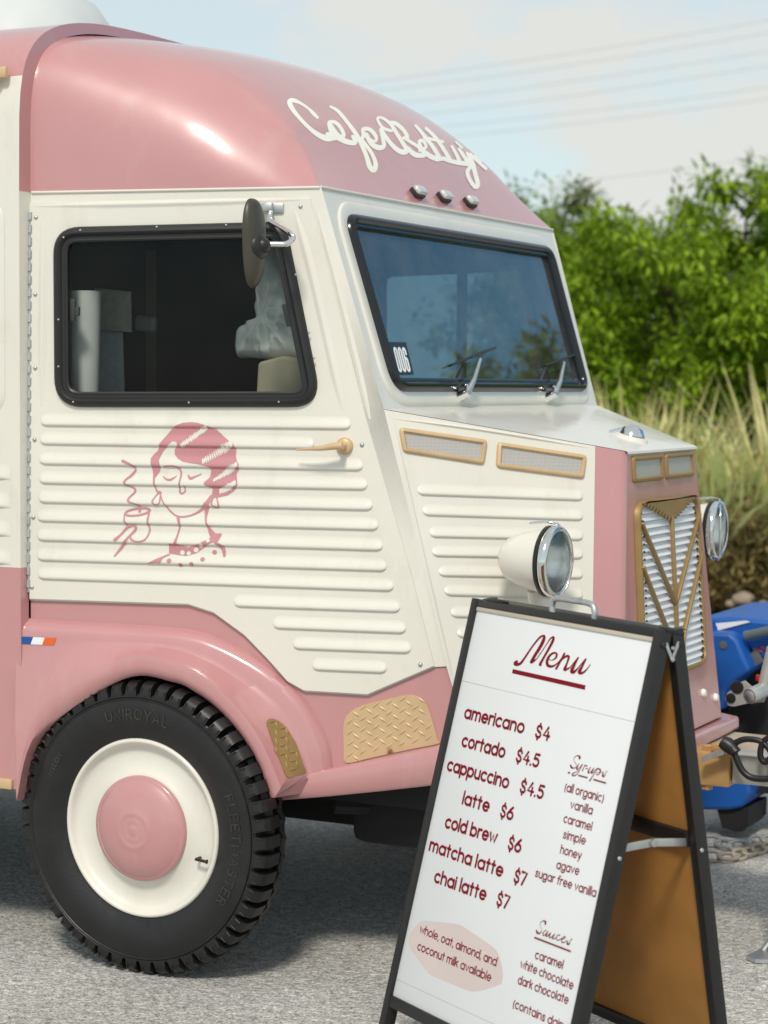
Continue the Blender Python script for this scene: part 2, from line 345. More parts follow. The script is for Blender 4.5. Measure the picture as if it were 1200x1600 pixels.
def leaf_quad(mb, p, d, up, L, W, mi=0):
    s_ = d.cross(up)
    if s_.length < 1e-4: s_ = d.orthogonal()
    s_.normalize(); nn = s_.cross(d).normalized()
    mb.add([p, p+d*L*.45+s_*W*.5+nn*L*.06, p+d*L, p+d*L*.45-s_*W*.5+nn*L*.06], [(0, 1, 2, 3)], mi)
def rnd(a, b): return random.uniform(a, b)
def rdir():
    while True:
        v = V((rnd(-1, 1), rnd(-1, 1), rnd(-1, 1)))
        if .05 < v.length < 1: return v.normalized()
def make_tree(name, label, cat, group, loc, h, rad, nb, mleaf, base=.25, leaf=.085, dens=42, low=.12):
    """trunk with limbs, sprays of leaves along every limb"""
    t = thing(name, label, cat, loc, group); L = V(loc)
    tr = MB(); cr_ = MB()
    lean = V((rnd(-.12, .12), rnd(-.12, .12), 1))
    trunk = [L+V((lean.x*z*h*.8+.05*math.sin(z*5), lean.y*z*h*.8, z*h*.86)) for z in (-.02, .12, .3, .5, .7, .86, 1)]
    tr.tube(trunk, [.055*h/3, .05*h/3, .042*h/3, .034*h/3, .024*h/3, .014*h/3, .006*h/3], 8)
    tips = []
    for i in range(nb):
        f = low+(1-low)*(i+rnd(0, .8))/nb; f = min(f, .98)
        k = f*6; i0 = min(int(k), 5); p = trunk[i0].lerp(trunk[i0+1], k-i0)
        an = i*2.4+rnd(-.4, .4); reach = rad*(1.1-.75*abs(f-.42)**1.3)*rnd(.6, 1.12)
        up = rnd(.12, .75)+f*.4
        d = V((math.cos(an), math.sin(an), up)).normalized()
        q1 = p+d*reach*.5; q2 = p+d*reach+V((0, 0, -reach*.08))
        tr.tube([p, q1, q2], [.016*h/3, .010*h/3, .003], 5)
        tips += [(q1, .7), (q1.lerp(q2, .5), .85), (q2, 1)]
        for _ in range(2):
            d2 = (d+rdir()*.7).normalized(); b0 = p.lerp(q2, rnd(.35, .8)); b1 = b0+d2*reach*rnd(.25, .5)
            tr.tube([b0, b1], [.007*h/3, .002], 4); tips += [(b1, 1), (b0.lerp(b1, .5), .8)]
    tips += [(trunk[-1], 1), (trunk[-2], .8)]
    for p, w in tips:
        cs = rad*.19*rnd(.45, 1.35); n_ = int(dens*1.15*rnd(.4, 1.4))
        for _ in range(n_):
            o_ = rdir()*cs*(random.random()**.55); o_.z *= .75
            d = (o_.normalized()*.7+rdir()*.6+V((0, 0, -.25))).normalized()
            leaf_quad(cr_, p+o_, d, V((0, 0, 1)), leaf*rnd(.55, 1.5), leaf*rnd(.26, .55))
    obj('trunk', tr, M_bark, t, smooth=180); obj('crown', cr_, mleaf, t, smooth=0, weld=False)
    return t

TREEL = 'bushy bright green tree behind the grass clumps'
def tree_at(px, Y, h, rad, nb, ml, label, zoff=.3, name='leafy_tree', cat='tree', **k):
    p = hit(px, 600, (0, Y, 0), (0, 1, 0))
    return make_tree(name, label, cat, 'trees and bushes behind the grass', (p.x, Y, zoff-.05), h, rad, nb, ml, **k)
tree_at(1080, 10.0, 2.5, 1.1, 21, M_leaf, 'broad bright green tree with a dark forked trunk showing behind the tall grass', dens=54)
tree_at(1138, 11.0, 3.1, .7, 22, M_leaf, 'tallest light green tree, its narrow top standing clear of the others', low=.25, dens=46)
tree_at(945, 10.5, 2.5, .95, 19, M_leaf, 'bright green tree just right of the windscreen frame', dens=52)
tree_at(1015, 11.8, 2.65, 1.05, 19, M_leaf, 'mid green tree filling the gap between the broad tree and the windscreen', dens=48)
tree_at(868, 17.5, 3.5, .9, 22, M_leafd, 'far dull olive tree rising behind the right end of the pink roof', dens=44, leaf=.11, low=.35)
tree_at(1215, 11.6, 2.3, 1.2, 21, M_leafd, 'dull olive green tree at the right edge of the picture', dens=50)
tree_at(1165, 9.6, 1.9, .95, 22, M_leaf, 'low yellow green bush at the right above the pale grass', name='bush', cat='bush', dens=50)
tree_at(890, 9.6, 2.1, .95, 22, M_leaf, 'low green bush beside the windscreen above the straw grass', name='bush', cat='bush', dens=50)
tree_at(1000, 9.2, 1.5, .8, 18, M_leaf, 'small green bush low between the two grass clumps', name='bush', cat='bush', dens=46)
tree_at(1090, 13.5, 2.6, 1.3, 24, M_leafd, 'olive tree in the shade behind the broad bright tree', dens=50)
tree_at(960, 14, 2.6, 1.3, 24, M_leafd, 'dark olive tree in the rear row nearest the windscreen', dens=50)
# trees that stand to the right of the frame and show in the windscreen
for (x, y, h, rd, lb) in ((3.75, 9.9, 4.0, 1.05, 'slender tall tree beyond the right of the picture, mirrored in the windscreen'), (5.4, 9.8, 3.1, 1.5, 'broad low tree further right beyond the picture'), (.9, 10.3, 2.5, 1.1, 'green tree just outside the right of the picture'), (7.5, 9.2, 3.4, 1.6, 'round tree far right of the picture beside the car park')):
    make_tree('leafy_tree', lb, 'tree', 'trees and bushes behind the grass', (x, y, .25), h, rd, 24, M_leaf, leaf=.12, dens=46)

def make_clump(name, label, loc, n, Lr, spread, ml, wid=.032, plume=0):
    mb = MB(); L = V(loc)
    for i in range(n):
        an = rnd(0, 6.283); b = L+V((math.cos(an), math.sin(an), 0))*rnd(0, .22); ln = rnd(*Lr)
        out = V((math.cos(an+rnd(-.5, .5)), math.sin(an+rnd(-.5, .5)), 0)); sp = spread*rnd(.25, 1.15); side = out.cross(V((0, 0, 1)))
        w = wid*rnd(.6, 1.3); vs_ = []; droop = rnd(.1, .6)
        for k in range(6):
            t = k/5; p = b+out*(sp*ln*t**1.5)+V((0, 0, ln*(t-.5*droop*t**2.4*sp*1.4))); ww = w*(1-t**2.2)+.001
            vs_ += [p+side*ww/2, p-side*ww/2]
        mb.add(vs_, [(2*k, 2*k+1, 2*k+3, 2*k+2) for k in range(5)])
    o = obj(name, mb, ml, None, smooth=0, weld=False, loc=loc); return tag(o, label, 'grass clump', 'tall ornamental grass clumps')
def clump_at(px, Y, label, n, Lr, sp, ml, **k):
    p = hit(px, 700, (0, Y, 0), (0, 1, 0)); return make_clump('grass_clump', label, (p.x, Y, .12), int(n*.5), Lr, sp, ml, **k)
clump_at(985, 7.6, 'straw coloured grass clump beside the bonnet', 384, (.8, 1.55), .62, M_grass)
clump_at(1060, 8.0, 'straw and green grass clump behind the nose of the van', 347, (.7, 1.45), .6, M_grass)
clump_at(1165, 7.5, 'grey green arching grass clump above the far headlamp', 396, (.85, 1.4), 1.05, M_grassg, wid=.042)
clump_at(1235, 7.8, 'pale grass clump at the right edge of the picture', 347, (.8, 1.6), .6, M_grass)
clump_at(920, 8.2, 'straw grass clump half hidden behind the windscreen pillar', 322, (.8, 1.5), .6, M_grass)
clump_at(955, 7.35, 'low straw grass clump against the bonnet edge nearest the windscreen', 460, (.6, 1.15), .8, M_grass)
clump_at(1025, 7.3, 'low straw grass clump in front of the taller one behind the bonnet', 460, (.6, 1.2), .85, M_grass)
clump_at(1110, 7.3, 'low grey green grass clump right behind the bonnet corner', 260, (.65, 1.1), 1.15, M_grassg, wid=.042)
def make_brush(label, loc, rad, h, n=520):
    t = MB(); L = V(loc)
    for i in range(16):
        d = (rdir()+V((0, 0, 1.2))).normalized(); t.tube([L, L+V((d.x*rad*.5, d.y*rad*.5, d.z*h*.5)), L+V((d.x*rad, d.y*rad, d.z*h))], [.008, .005, .002], 4)
    for i in range(n):
        o_ = rdir()*(random.random()**.5); p = L+V((o_.x*rad, o_.y*rad*.8, h*.5+o_.z*h*.52)); leaf_quad(t, p, (rdir()+V((0, 0, .3))).normalized(), V((0, 0, 1)), rnd(.04, .09), rnd(.018, .04))
    return tag(obj('dry_shrub', t, M_brush, None, smooth=0, weld=False, loc=loc), label, 'shrub', 'dry shrubs along the soil edge')
for i, (px, Y, rd, h, lb) in enumerate(((1110, 7.0, .42, .66, 'brown dry shrub directly behind the far headlamp'), (1165, 7.05, .45, .72, 'brown dry shrub right of the far headlamp below the pale grass'), (1225, 7.0, .45, .7, 'brown dry shrub at the right edge of the picture'), (1060, 7.1, .45, .62, 'brown dry shrub hidden mostly behind the grille'), (1000, 7.1, .45, .62, 'brown dry shrub behind the bonnet side'), (1140, 6.75, .3, .38, 'low dark shrub at the foot of the dry hedge above the blue machine'))):
    p = hit(px, 800, (0, Y, 0), (0, 1, 0)); make_brush(lb, (p.x, Y, .08), rd, h, 900)
lt = MB()
for i in range(5200):
    x = rnd(-3.2, 1.5); y = 6.32+abs(random.gauss(0, .42)); z = .02+min(1, max(0, (y-6.3-.17)/1.4))*.12+rnd(0, .03)
    leaf_quad(lt, V((x, y, z)), V((rnd(-1, 1), rnd(-1, 1), rnd(-.1, .35))).normalized(), V((0, 0, 1)), rnd(.03, .08), rnd(.015, .04))
for px_, py_ in ((112, 1457), (330, 1590), (460, 1600), (70, 1530), (560, 1480), (1165, 1555), (1130, 1440)):
    p = hit(px_, py_, (0, 0, .006), (0, 0, 1)); leaf_quad(lt, p, V((rnd(-1, 1), rnd(-1, 1), .1)).normalized(), V((0, 0, 1)), rnd(.008, .018), rnd(.006, .009))
tag(obj('leaf_litter', lt, M_litter, smooth=0, weld=False), 'fallen brown and yellow leaves on the soil at the car park edge', 'leaf litter', kind='stuff')
def rock(loc, r_, label):
    b = bmesh.new(); bmesh.ops.create_icosphere(b, subdivisions=3, radius=1)
    for v in b.verts: v.co *= 1+.35*noise.noise(v.co*1.4+V(loc)); v.co = V((v.co.x*r_*1.2, v.co.y*r_, v.co.z*r_*.75))
    mb = MB(); mb.bm(b, 0, Matrix.Translation(V(loc)))
    tag(obj('stone', mb, mat('stone', (.27, .22, .16), .9, var=.25, vscale=20, bump=.5, bscale=60), smooth=60, loc=loc), label, 'stone', 'stones on the soil edge')
for px, py, r_, lb in ((1160, 931, .055, 'larger tan stone on the soil above the blue machine'), (1192, 938, .025, 'small pale stone at the right edge on the soil'), (1142, 938, .03, 'small brown stone left of the larger tan stone')):
    p = hit(px, py, (0, 6.5, 0), (0, 1, 0)); rock((p.x, 6.5, max(p.z-.02, .05)), r_, lb)
gv = MB()
for i in range(2600):
    c = V((rnd(-1.7, 1.9), rnd(-2.2, 1.4), 0)); r_ = rnd(.0015, .0045)*(1.6 if random.random() < .06 else 1); an = rnd(0, 3); a_ = V((math.cos(an), math.sin(an), 0))*r_*rnd(.8, 1.5); b_ = V((-math.sin(an), math.cos(an), 0))*r_; z_ = V((0, 0, r_*.9))
    gv.add([c+a_, c+b_, c-a_, c-b_, c+z_], [(0, 1, 4), (1, 2, 4), (2, 3, 4), (3, 0, 4)])
tag(obj('loose_grit', gv, leafmat('grit', (.10, .10, .09), (.62, .60, .56), 0), smooth=0, weld=False), 'loose pale and dark grit scattered on the asphalt', 'grit', kind='stuff')
# power lines far behind
M_wire = mat('power_cable', (.45, .49, .51), .7)
for i, ((xa, ya), (xb, yb)) in enumerate((((560, 126), (1200, 32)), ((560, 142), (1200, 52)), ((600, 160), (1200, 80)), ((600, 182), (1200, 103)), ((640, 198), (1200, 136)), ((640, 215), (1200, 154)), ((820, 287), (1200, 242)))):
    a = hit(xa-260, ya+(ya-yb)*260/(xb-xa)+6, (0, 60, 0), (0, 1, 0)); b = hit(xb+300, yb-(ya-yb)*300/(xb-xa), (0, 60, 0), (0, 1, 0)); w = MB()
    pts = [a.lerp(b, t/24)-V((0, 0, .35*(1-(2*t/24-1)**2)))+V((0, 0, .28)) for t in range(25)]; w.tube(pts, .009, 6)
    nth = ('topmost', 'second from top', 'third from top', 'fourth from top', 'fifth from top', 'sixth from top', 'lowest')[i]
    tag(obj('power_line', w, M_wire, smooth=180, loc=tuple(a)), '%s thin power line crossing the pale sky above the trees' % nth, 'power line', 'power lines across the sky')

# ------------------------------------------------------------------ the van
VAN = thing('coffee_van', 'vintage cream and pink coffee van with ribbed sides and rounded pink roof', 'van', (-1.0, 0, 0))
XR = -.6724                                              # front edge of the wider rear body
DN = V((.2039, -1, .0146)).normalized(); DO = V((0, -.7409, 1.4))
def mir(p): return V((p[0], -p[1], p[2]))
def dY(x, z): return -.7409+.2039*x+.0146*(z-1.4)
DF = Frame(DO, DN)
def door(x, y, h=0): return hit(x, y, DO, DN)+DN*h
WT, WB = door(500, 293), door(600, 640)
WN = (WT-WB).cross(V((0, 1, 0))); WN = WN.normalized() if WN.x > 0 else -WN.normalized()
WF = Frame(WB, WN)
ZT = 1.897

# -- ribs on the near door / bonnet side: (left px, right px, lower-edge y left/right, height px)
RIBS = [(65, 550, 666, 671.5), (64, 493, 695, 702), (63, 569, 726, 736), (63, 576, 756, 766), (62, 584, 786, 798), (60, 593, 815, 829), (60, 600, 845, 861),
        (60, 606, 876, 893), (61, 617, 905, 924), (367, 627, 948, 957), (428, 636, 982, 990), (459, 644, 1014, 1021), (489, 606, 1047, 1052)]
PROF = ((0, 0), (.10, .04), (.25, .22), (.42, .5), (.6, .8), (.74, .97), (.84, 1), (.92, .8), (.97, .4), (1, 0))
def prof(v):
    for (a, ha), (b, hb) in zip(PROF, PROF[1:]):
        if a <= v <= b: return ha+(hb-ha)*(v-a)/(b-a)
    return 0
RH = .0062
def rib_mesh(mb, x0, x1, y0, y1, hp, pos, mi=0, H=RH):
    n = 26; rows = []
    L = x1-x0; e = hp*.55
    for i in range(n+1):
        t = i/n
        s_ = e*(t/.2) if t < .2 else (L-e*((1-t)/.2) if t > .8 else e+(L-2*e)*(t-.2)/.6)
        x = x0+s_; ed = min(s_, L-s_)/e; k = math.sqrt(max(0, 1-(1-min(ed, 1))**2))
        yb = y0+(y1-y0)*s_/L; mid = yb-hp*.42; rw = []
        for v, hh in PROF: 
            yy = yb-hp+v*hp; yy = mid+(yy-mid)*(.12+.88*k); rw.append(pos(x, yy, .0002+H*hh*k))
        rows.append(rw)
    mb.grid(rows, mi)
def rib_height(x, y):
    for (x0, x1, y0, y1) in RIBS:
        if x0 <= x <= x1:
            yb = y0+(y1-y0)*(x-x0)/(x1-x0)
            if yb-21 <= y <= yb: return RH*prof((y-yb+21)/21)*min(1, min(x-x0, x1-x)/10)
    return 0

# -- cab: door-plane sheets with the window opening, both sides, inner lining
win_px = [(88, 358), (446, 349), (503, 634), (90, 634)]
win_uv = rounded([DF.px(*q) for q in win_px], [.065, .045, .06, .07], 8)
side_px = [(47, 299), (502, 293), (600, 640), (706, 1065), (720, 1125), (300, 1120), (47, 1050)]
side_uv = [DF.px(*q) for q in side_px]
pink_px_top = [(47, 936), (295, 944), (335, 957), (383, 992), (422, 1032), (450, 1064), (478, 1080), (575, 1086), (680, 1041), (706, 1041)]
cab = MB()
white_uv = [DF.px(*q) for q in [(47, 299), (502, 293), (600, 640), (700, 1041), (680, 1042), (575, 1087), (478, 1081), (450, 1066), (422, 1034), (383, 994), (335, 959), (295, 946), (47, 938)]]
hole = inset(win_uv, .008)
def sheet(mb, poly, holes, h, mi, mirror=False):
    t = MB(); fill(t, poly, lambda u, v, hh: DF.at(u, v, h), 0, None, holes)
    mb.add([mir(p) if mirror else p for p in t.v], t.f, mi)
for mr in (False, True):
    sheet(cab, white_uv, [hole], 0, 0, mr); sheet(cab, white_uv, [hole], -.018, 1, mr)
    # edge of the opening
    k = len(hole); vs_ = [DF.at(*q, 0) for q in hole]+[DF.at(*q, -.018) for q in hole]
    cab.add([mir(p) if mr else p for p in vs_], [(i, (i+1) % k, (i+1) % k+k, i+k) for i in range(k)], 0)
# windscreen wall
WZ = lambda p: V(p)
ws_out = [WT, V((WT.x, -WT.y, WT.z)), V((WB.x, -WB.y, WB.z)), WB]
ws_px = [(551, 339), (866, 391), (914, 612), (612, 607)]
a_ = [WF.px(*q) for q in ws_px]
# make it symmetric about the van's centre line
cu_ = WF.uv(V((WB.x, 0, WB.z)))[0]
hw_t = (abs(a_[0][0]-cu_)+abs(a_[1][0]-cu_))/2; hw_b = (abs(a_[2][0]-cu_)+abs(a_[3][0]-cu_))/2
vt = (a_[0][1]+a_[1][1])/2; vb = (a_[2][1]+a_[3][1])/2
sgn = 1 if a_[1][0] > a_[0][0] else -1
gl_uv = rounded([(cu_-sgn*hw_t, vt), (cu_+sgn*hw_t, vt), (cu_+sgn*hw_b, vb), (cu_-sgn*hw_b, vb)], [.05, .05, .045, .06], 8)
ghole = inset(gl_uv, .008)
ws_uv = [WF.uv(p) for p in ws_out]
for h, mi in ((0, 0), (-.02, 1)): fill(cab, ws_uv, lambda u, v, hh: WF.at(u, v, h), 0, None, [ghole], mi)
k = len(ghole); cab.add([WF.at(*q, 0) for q in ghole]+[WF.at(*q, -.02) for q in ghole], [(i, (i+1) % k, (i+1) % k+k, i+k) for i in range(k)], 0)
# pressed beads
def bead(mb, pts, rad, pos, H, n=10):
    pts = crom(pts, 5); rows = []
    for i, p in enumerate(pts):
        a, b = pts[max(i-1, 0)], pts[min(i+1, len(pts)-1)]; tx, ty = b[0]-a[0], b[1]-a[1]; L = math.hypot(tx, ty); nx, ny = -ty/L, tx/L
        e = min(1, min(i, len(pts)-1-i)/3); rows.append([pos(p[0]+nx*rad*s_*(.3+.7*e), p[1]+ny*rad*s_*(.3+.7*e), .0002+H*e*math.cos(s_*math.pi/2)**2) for s_ in [-1+2*j/n for j in range(n+1)]])
    mb.grid(rows)
ringprof(cab, inset(gl_uv, -.04), WF, ((0, .0002), (.006, .005), (.014, .0065), (.022, .006), (.036, .0055)))
bead(cab, [(492, 318), (520, 420), (556, 560), (578, 655)], 5, door, .004)
obj('cab_body', cab, [M_cream, M_dark], VAN, smooth=25)

# near door leaf
dr = MB()
leaf_px = [(48, 318), (484, 311), (520, 448), (572, 656), (643, 900), (678, 1040), (575, 1084), (476, 1078), (450, 1063), (422, 1031), (383, 991), (335, 956), (295, 943), (48, 935)]
leaf_uv = [DF.px(*q) for q in leaf_px]
fill(dr, leaf_uv, lambda u, v, h: DF.at(u, v, .007), 0, None, [win_uv])
for i in range(len(leaf_uv)):                            # edge with a small chamfer
    pass
ed = inset(leaf_uv, -.0022)
for A_, B_, ha, hb in ((leaf_uv, ed, .007, .0045), (ed, ed, .0045, .0002)):
    k = len(A_); dr.add([DF.at(*q, ha) for q in A_]+[DF.at(*q, hb) for q in B_], [(i, (i+1) % k, (i+1) % k+k, i+k) for i in range(k)])
dpos = lambda x, y, h=0: door(x, y, .007+h)
for (x0, x1, y0, y1) in RIBS: rib_mesh(dr, x0, x1, y0, y1, 21, dpos)
bead(dr, [(69, 342), (68, 480), (67, 634)], 7, dpos, .004)
bead(dr, [(462, 330), (487, 420), (516, 545), (537, 640)], 8, dpos, .0045)
bead(dr, [(58, 322), (260, 318), (470, 312)], 6, dpos, .003)
for q in [(58, 340), (57, 460), (57, 575), (56, 687), (54, 808), (52, 917), (658, 1038), (567, 695), (471, 323)]:
    pass
DOOR = obj('door', dr, M_cream, VAN, smooth=35)
for q in [(58, 340), (57, 460), (57, 575), (56, 687), (54, 808), (52, 917), (658, 1038), (567, 695), (471, 323)]:
    sc = MB(); sc.lathe([(.0001, .0042), (.003, .004), (.005, .002), (.0058, 0)], dpos(*q), DN, 12); obj('screw_head', sc, M_steel, DOOR, smooth=60)
# far door, plain leaf with its ribs
fd = MB(); fd.add([mir(p) for p in dr.v], [f[::-1] for f in dr.f]); obj('door', fd, M_cream, VAN, smooth=35)

# door window: rubber frame, inner metal edge, glass, catches
for mr in (False, True):
    w = MB(); ringprof(w, win_uv, DF, ((-.004, .007), (-.002, .015), (.004, .021), (.012, .023), (.017, .019), (.020, .0135), (.026, .0125), (.030, .014), (.034, .012), (.034, -.012)))
    gl = MB(); fill(gl, inset(win_uv, .03), lambda u, v, h: DF.at(u, v, .004), 0)
    if mr: w.v = [mir(p) for p in w.v]; gl.v = [mir(p) for p in gl.v]
    FRM = obj('window_frame', w, M_black, VAN, smooth=40); obj('glass', gl, M_fglass if mr else M_dglass, FRM, smooth=0)
    if not mr:
        for cx, cy, rz, sz in ((111, 484, 0, (.018, .008, .055)), (448, 492, -.24, (.017, .008, .055))):
            ct = MB(); ct.box(door(cx, cy, -.006), sz, Matrix((DF.x, DF.n, DF.y)).transposed() @ Matrix.Rotation(rz, 3, 'Y'), .003)
            if cx < 200: ct.box(door(118, 486, -.008), (.016, .008, .022), Matrix((DF.x, DF.n, DF.y)).transposed(), .002)
            obj('window_catch', ct, mat('grey_catch', (.06, .065, .06), .45), FRM)
        rv = MB()
        for q in [(105, 372), (131, 361), (250, 356), (358, 353), (97, 500), (97, 573), (120, 628), (300, 629), (466, 430), (487, 520), (495, 560), (440, 628)]:
            rv = MB(); rv.lathe([(.0001, .0245), (.002, .024), (.003, .021)], door(*q), DN, 8); obj('rivet', rv, M_steel, FRM, smooth=60)
    else:
        dv = MB(); c_ = V((-.28, .80, 1.6)); dv.box(mir(DF.at(*DF.px(290, 492), .002)), (.03, .02, .44), None, .004); obj('window_divider', dv, M_black, FRM)
# windscreen rubber and glass
w = MB(); ringprof(w, gl_uv, WF, ((-.006, .006), (-.003, .014), (.004, .020), (.011, .021), (.017, .016), (.019, .010), (.025, .011), (.029, .009), (.031, -.012)))
WSF = obj('windscreen_seal', w, mat('glossy_black_rubber', (.010, .011, .013), .18, var=.1), VAN, smooth=40)
gl = MB(); fill(gl, inset(gl_uv, .024), lambda u, v, h: WF.at(u, v, .0), 0); obj('windscreen', gl, M_wglass, WSF, smooth=0)

# roof over the cab
def cubic(xs, ys, x):
    i = max(0, min(len(xs)-2, sum(1 for q in xs[1:] if q <= x))); n_ = len(xs)
    def sl(j): lo, hi = max(0, j-1), min(n_-1, j+1); return (ys[hi]-ys[lo])/(xs[hi]-xs[lo])
    h = xs[i+1]-xs[i]; t = (x-xs[i])/h
    return (2*t**3-3*t**2+1)*ys[i]+(t**3-2*t**2+t)*h*sl(i)+(-2*t**3+3*t**2)*ys[i+1]+(t**3-t**2)*h*sl(i+1)
RA = (0, .067, .115, .152, .234, .341, .45, .55, .65, .73); RZ = (0, .0784, .1366, .181, .26, .339, .388, .42, .45, .47)
QA = (0, .067, .152, .234, .341, .52, .73); QV = (1.17, 1.24, 1.53, 1.84, 2.36, 3.3, 5)
def roof_pt(s, t, d=0):
    X1 = WT.x; X = XR+s*(X1-XR); w = .873+s*(.722-.873); a_ = X1-X; q = cubic(QA, QV, a_); y = t*(w-d)
    e_ = 1-abs(t)**q
    if e_ < 1e-9 or s > .9999999: return V((X, y, ZT))
    sd_ = (.452-d)*e_**(1/q); g_ = max(1e-5, cubic(RA, RZ, a_)*(1+.25*(.36-y*y))); kk = 11
    return V((X, y, ZT+(g_**-kk+sd_**-kk)**(-1/kk)))
def warp(n): return [math.sin((-1+2*i/n)*math.pi/2) for i in range(n+1)]
ss = [math.sin(i/70*math.pi/2) for i in range(71)]; tt = warp(110)
rf = MB(); rf.grid([[roof_pt(s_, t) for t in tt] for s_ in ss]); rf2 = MB(); rf2.grid([[roof_pt(s_, t, .03)+V((-.02, 0, 0)) for t in tt] for s_ in ss])
ROOF = obj('cab_roof', rf, M_pink, VAN, smooth=180)
obj('roof_lining', rf2, M_dark, VAN, smooth=180)
rbvh = BVHTree.FromPolygons(rf.v, rf.f)
def roofpos(x, y, h=0):
    v = ray(x, y).normalized(); p, n_, i, d_ = rbvh.ray_cast(CAM, v)
    if p is None:
        p, n_, i, d_ = min((rbvh.find_nearest(CAM+v*(5+.05*k)) for k in range(50)), key=lambda r_: r_[3])
    if n_.dot(v) > 0: n_ = -n_
    return p+n_*(h+.0003)
lt_ = MB(); C1 = crop(440, 140, 6.667, roofpos); C2 = (lambda x, y, h=0: roofpos(580+x/6*.965, 160+y/6, h)); hh = [.0002]
def LS(pts, c, mb, dh=.00005, n=6, wm=1):
    ribbon(mb, pts, c, hh[0], n, wm); hh[0] += dh
for st in ([(372, 292, 26), (330, 250, 34), (280, 200, 24), (200, 145, 26), (120, 113, 40), (82, 130, 46), (110, 200, 42), (180, 290, 34), (270, 385, 34), (370, 465, 44), (470, 510, 54), (545, 505, 40)],
           [(545, 505, 50), (515, 440, 40), (492, 345, 30), (560, 345, 34), (620, 410, 34), (645, 480, 36), (600, 485, 36), (545, 420, 30), (505, 350, 26)],
           [(480, 470, 46), (580, 500, 50), (680, 545, 50), (765, 555, 40), (740, 490, 32)],
           [(510, 180, 24), (590, 230, 32), (690, 350, 34), (770, 460, 40), (830, 570, 40), (880, 690, 40), (915, 800, 46), (958, 840, 48), (978, 780, 42), (950, 690, 34), (900, 610, 34), (840, 540, 40)],
           [(820, 540, 36), (850, 480, 36), (850, 415, 36), (920, 420, 36), (980, 490, 34), (975, 540, 24), (915, 520, 26), (900, 500, 24)],
           [(880, 470, 40), (930, 560, 44), (1000, 605, 50), (1062, 590, 40), (1050, 500, 34), (1030, 420, 30)]): LS(st, C1, lt_, wm=1.14)
for st in ([(195, 268, 26), (110, 240, 26), (58, 155, 22), (110, 150, 24), (190, 210, 30), (250, 300, 34), (310, 390, 36), (345, 455, 42), (290, 465, 44), (220, 420, 38), (150, 340, 34), (95, 255, 30)],
           [(170, 190, 28), (235, 200, 34), (310, 260, 34), (350, 330, 32), (310, 335, 22)], [(320, 335, 30), (400, 385, 28), (470, 430, 32), (515, 495, 36), (420, 490, 44), (355, 430, 32)],
           [(470, 450, 32), (530, 420, 24), (505, 365, 32), (465, 370, 28), (490, 440, 34), (560, 500, 42), (640, 535, 42)], [(430, 220, 24), (500, 300, 30), (590, 410, 34), (660, 520, 38)],
           [(530, 245, 26), (620, 330, 32), (700, 440, 34), (765, 545, 36)], [(510, 330, 24), (600, 352, 26), (695, 372, 24)], [(640, 535, 40), (700, 530, 36), (760, 550, 36), (850, 570, 40)],
           [(780, 415, 24), (830, 500, 32), (855, 560, 34)], [(850, 440, 26), (900, 510, 32), (950, 580, 38)], [(850, 570, 38), (900, 575, 40), (950, 580, 38)],
           [(930, 480, 26), (975, 560, 38), (1010, 680, 38), (1032, 770, 40), (1005, 795, 34), (950, 720, 34), (932, 650, 34), (970, 600, 34)], [(820, 375, 16), (880, 430, 18)],
           [(960, 490, 26), (1030, 555, 26), (1110, 625, 28)], [(1000, 505, 20), (1060, 560, 22)]): LS(st, C2, lt_, n=5, wm=1.14)
obj('roof_lettering', lt_, M_letter, ROOF, smooth=180, weld=False)
# marker lamps on the roof front
for px, py in ((650, 304), (691, 311), (732, 319)):
    p = roofpos(px, py); nrm = (roofpos(px, py, .01)-roofpos(px, py, 0)).normalized()
    rot = Matrix((V((0, 1, 0)), nrm.cross(V((0, 1, 0))) * 1, nrm)).transposed()
    b_ = MB(); b_.box(p+nrm*.006, (.052, .030, .014), rot, .004); o_ = obj('marker_lamp', b_, M_black, VAN)
    b_ = MB(); b_.box(p+nrm*.017, (.050, .027, .014), rot, .006, 3); obj('lens', b_, mat('clear_lens', (.55, .55, .52), .12, coat=1), o_)

# pillar / gutter strip between windscreen top and roof
gt = MB(); gt.tube([V((XR+.004, dY(XR, ZT)-.001, ZT)), V((WT.x, WT.y-.001, ZT-.001))], .0035, 8); gt.tube([V((WT.x+.002, WT.y, ZT)), V((WT.x+.002, -WT.y, ZT))], .0035, 8)
obj('roof_seam', gt, M_cream, VAN, smooth=60)

# bonnet
NXt, NZt, NB = .665, 1.2725, .065                        # nose face: top edge and its rake
def noseX(z): return NXt+NB*(NZt-z)
BTn = (V((NXt, 0, NZt))-V((WB.x, 0, WB.z))).cross(V((0, 1, 0))); BTn = BTn if BTn.z > 0 else -BTn
BT = Frame(V((NXt, 0, NZt)), BTn, V((0, 1, 0)))
CH = hit(930, 697, BT.o, BT.n)                           # where the side meets the chamfered pink corner
A0 = WB; C0 = door(706, 1065)
SN = (CH-A0).cross(C0-A0).normalized(); SN = SN if SN.y < 0 else -SN
SF = Frame(A0, SN)
def side(x, y, h=0): return hit(x, y, A0, SN)+SN*h
def sideat(x, z):                                        # point of the bonnet side plane at X, Z
    y = A0.y-(SN.x*(x-A0.x)+SN.z*(z-A0.z))/SN.y; return V((x, y, z))
NW = lambda z: .268+.17*(NZt-z)                          # half width of the nose face
ZB = .53
bn = MB()
CHb = side(925, 1020); dirc = (CHb-CH)/(CHb.z-CH.z); CHL = CH+dirc*(ZB-CH.z)
Cb = door(720, 1125); Cb = C0+(C0-A0)*((.60-C0.z)/(C0.z-A0.z))
nt_ = V((NXt, -NW(NZt), NZt)); nb_ = V((noseX(ZB), -NW(ZB), ZB))
pinkz = .64
